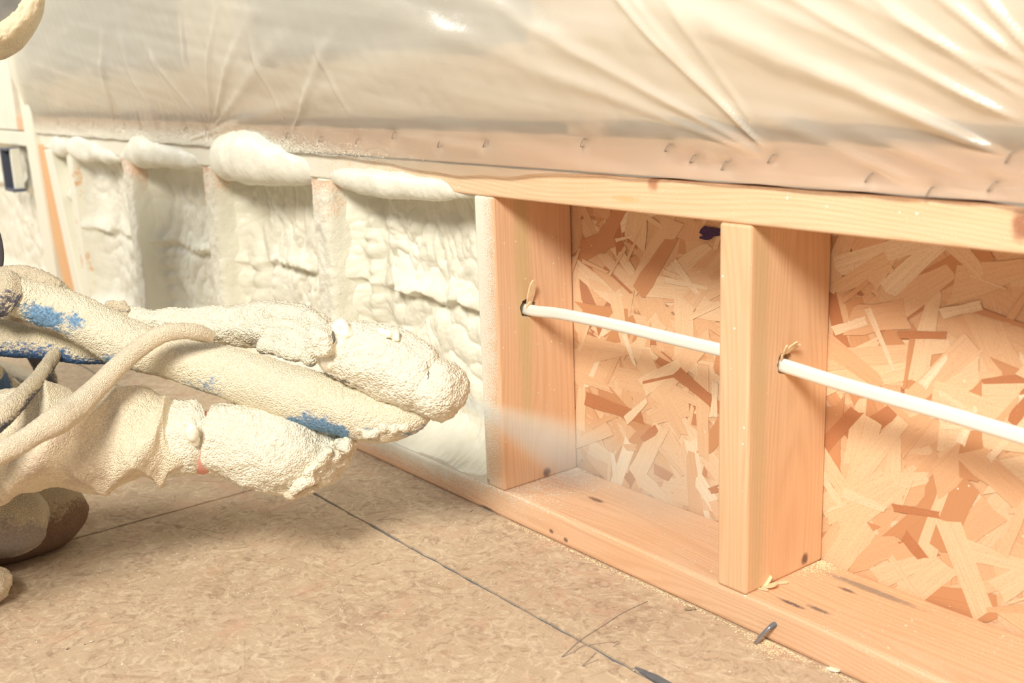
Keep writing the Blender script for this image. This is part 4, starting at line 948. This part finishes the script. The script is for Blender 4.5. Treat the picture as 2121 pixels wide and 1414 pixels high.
# ------------------------------------------------------------------ small things
nail = empty('bent_nail', tuple(onp(1590, 1320, 1, -.01))); tag(nail, 'bent steel nail sticking out of the sole plate', 'nail')
n0 = onp(1608, 1293, 1, 0.002)
o = tube('nail_shank', [(n0[0], .004, n0[2]+.001, .0022), (n0[0]-.001, -.004, n0[2], .0022), (n0[0]-.006, -.011, n0[2]-.008, .0021), (n0[0]-.010, -.014, n0[2]-.016, .0020), (n0[0]-.012, -.0155, .0018, .0016)], M['steel'], None, n=30, m=12)
o.parent = nail; o.matrix_parent_inverse = Matrix.Translation(nail.location).inverted()
o = tube('nail_root', [(n0[0]+.0005, .004, n0[2]+.001, .003), (n0[0]-.0005, -.003, n0[2]+.0005, .0026), (n0[0]-.002, -.0055, n0[2]-.002, .0026)], M['filler'], None, n=10, m=10)
o.parent = nail; o.matrix_parent_inverse = Matrix.Translation(nail.location).inverted()
def chip(px, py, L, w, ang, tilt, label, mat, zb, name='wood_chip', th=.0012):
    c = onp(px, py, 2, zb); ca, sa = math.cos(ang), math.sin(ang); V = []
    rng = random.Random(px)
    for u, k, lift in ((-.5, .35, 0), (-.2, .9, .25), (.15, 1, .6), (.4, .8, .9), (.5, .3, 1)):
        for s in (-1, 1):
            x, y = u*L, s*w*.5*k*(1+rng.uniform(-.15, .15))
            for e in (0, 1): V.append((c[0]+ca*x-sa*y, c[1]+sa*x+ca*y, zb+.0003+lift*tilt+e*th))
    F = [(0, 1, 3, 2), (16, 18, 19, 17)]
    for i in range(4):
        a = 4*i; F += [(a+1, a+5, a+7, a+3), (a, a+2, a+6, a+4), (a, a+4, a+5, a+1), (a+2, a+3, a+7, a+6)]
    return tag(mesh(name, V, F, mat, None), label, 'foam fleck' if 'foam' in name else 'wood chip')
chip(1594, 1219, .016, .010, .5, .006, 'largest curled wood chip at the foot of the bare stud', M['chip'], T)
chip(1588, 1214, .012, .007, 1.6, .009, 'upright wood chip leaning on the largest chip', M['chip'], T, th=.001)
chip(1580, 1222, .012, .003, .2, .001, 'thin sliver of wood beside the largest chip', M['chip'], T)
chip(1617, 1209, .016, .004, .9, .001, 'flat wood chip farther back along the stud foot', M['chip'], T)
chip(1726, 1391, .014, .006, .1, .003, 'white foam fleck on the floor at the lower right edge', M['foam_white'], 0, 'foam_fleck', .002)
chip(1430, 1262, .012, .006, .9, .0005, 'brown bark flake on the floor beside the sole plate', M['boot'], 0.0004, 'bark_flake', .0006)
c = onp(-30, 1250, 2, .0)
tag(blob('foam_clod', [ellipsoid((c[0], c[1], .024), (.034, .03, .024)), ellipsoid((c[0]-.03, c[1]-.03, .03), (.04, .04, .03))], .003, M['sleeve'], None, crust(.004, 60, .0015, 150, 111)), 'tan crusty clod on the floor at the lower left edge', 'foam clod')
# sawdust and foam crumbs along the sole plate and stud feet
def crumbs_obj(name, pts, r0, r1, mat, label):
    V, F = [], []; rr = random.Random(33)
    for (x, y, z) in pts:
        r = rr.uniform(r0, r1); o = len(V)
        for dx, dy, dz in ((1, 0, 0), (0, 1, 0), (-1, 0, 0), (0, -1, 0), (0, 0, 1), (0, 0, -.4)):
            V.append((x+dx*r*rr.uniform(.6, 1.5), y+dy*r*rr.uniform(.6, 1.5), z+dz*r*.8))
        F += [(o+a, o+(a+1) % 4, o+4) for a in range(4)]+[(o+(a+1) % 4, o+a, o+5) for a in range(4)]
    return tag(mesh(name, V, F, mat), label, 'debris', None, 'stuff')
rr = random.Random(44)
crumbs_obj('sawdust', [(rr.uniform(.05, 1.1), -abs(rr.gauss(0, .003))-.0005, .0005) for k in range(1500)] + [(n0[0]+rr.gauss(0, .018), -abs(rr.gauss(0, .012)), .0006) for k in range(420)], .0004, .0012, M['chip'], 'pale sawdust along the foot of the sole plate')
crumbs_obj('foam_crumbs', [(rr.uniform(-.3, .95), rr.uniform(-.6, -.002), .0004) for k in range(420)], .0004, .0011, M['foam_white'], 'tiny foam crumbs scattered on the floor')
crumbs_obj('foam_dust', [(D+T+abs(rr.gauss(0, .012)), YB-.004-abs(rr.gauss(0, .02)), T+.0004) for k in range(500)] + [(T+abs(rr.gauss(0, .012)), YB-.004-abs(rr.gauss(0, .02)), T+.0004) for k in range(500)], .0004, .001, M['chip'], 'dusty shavings in the corners where the studs meet the sheathing')
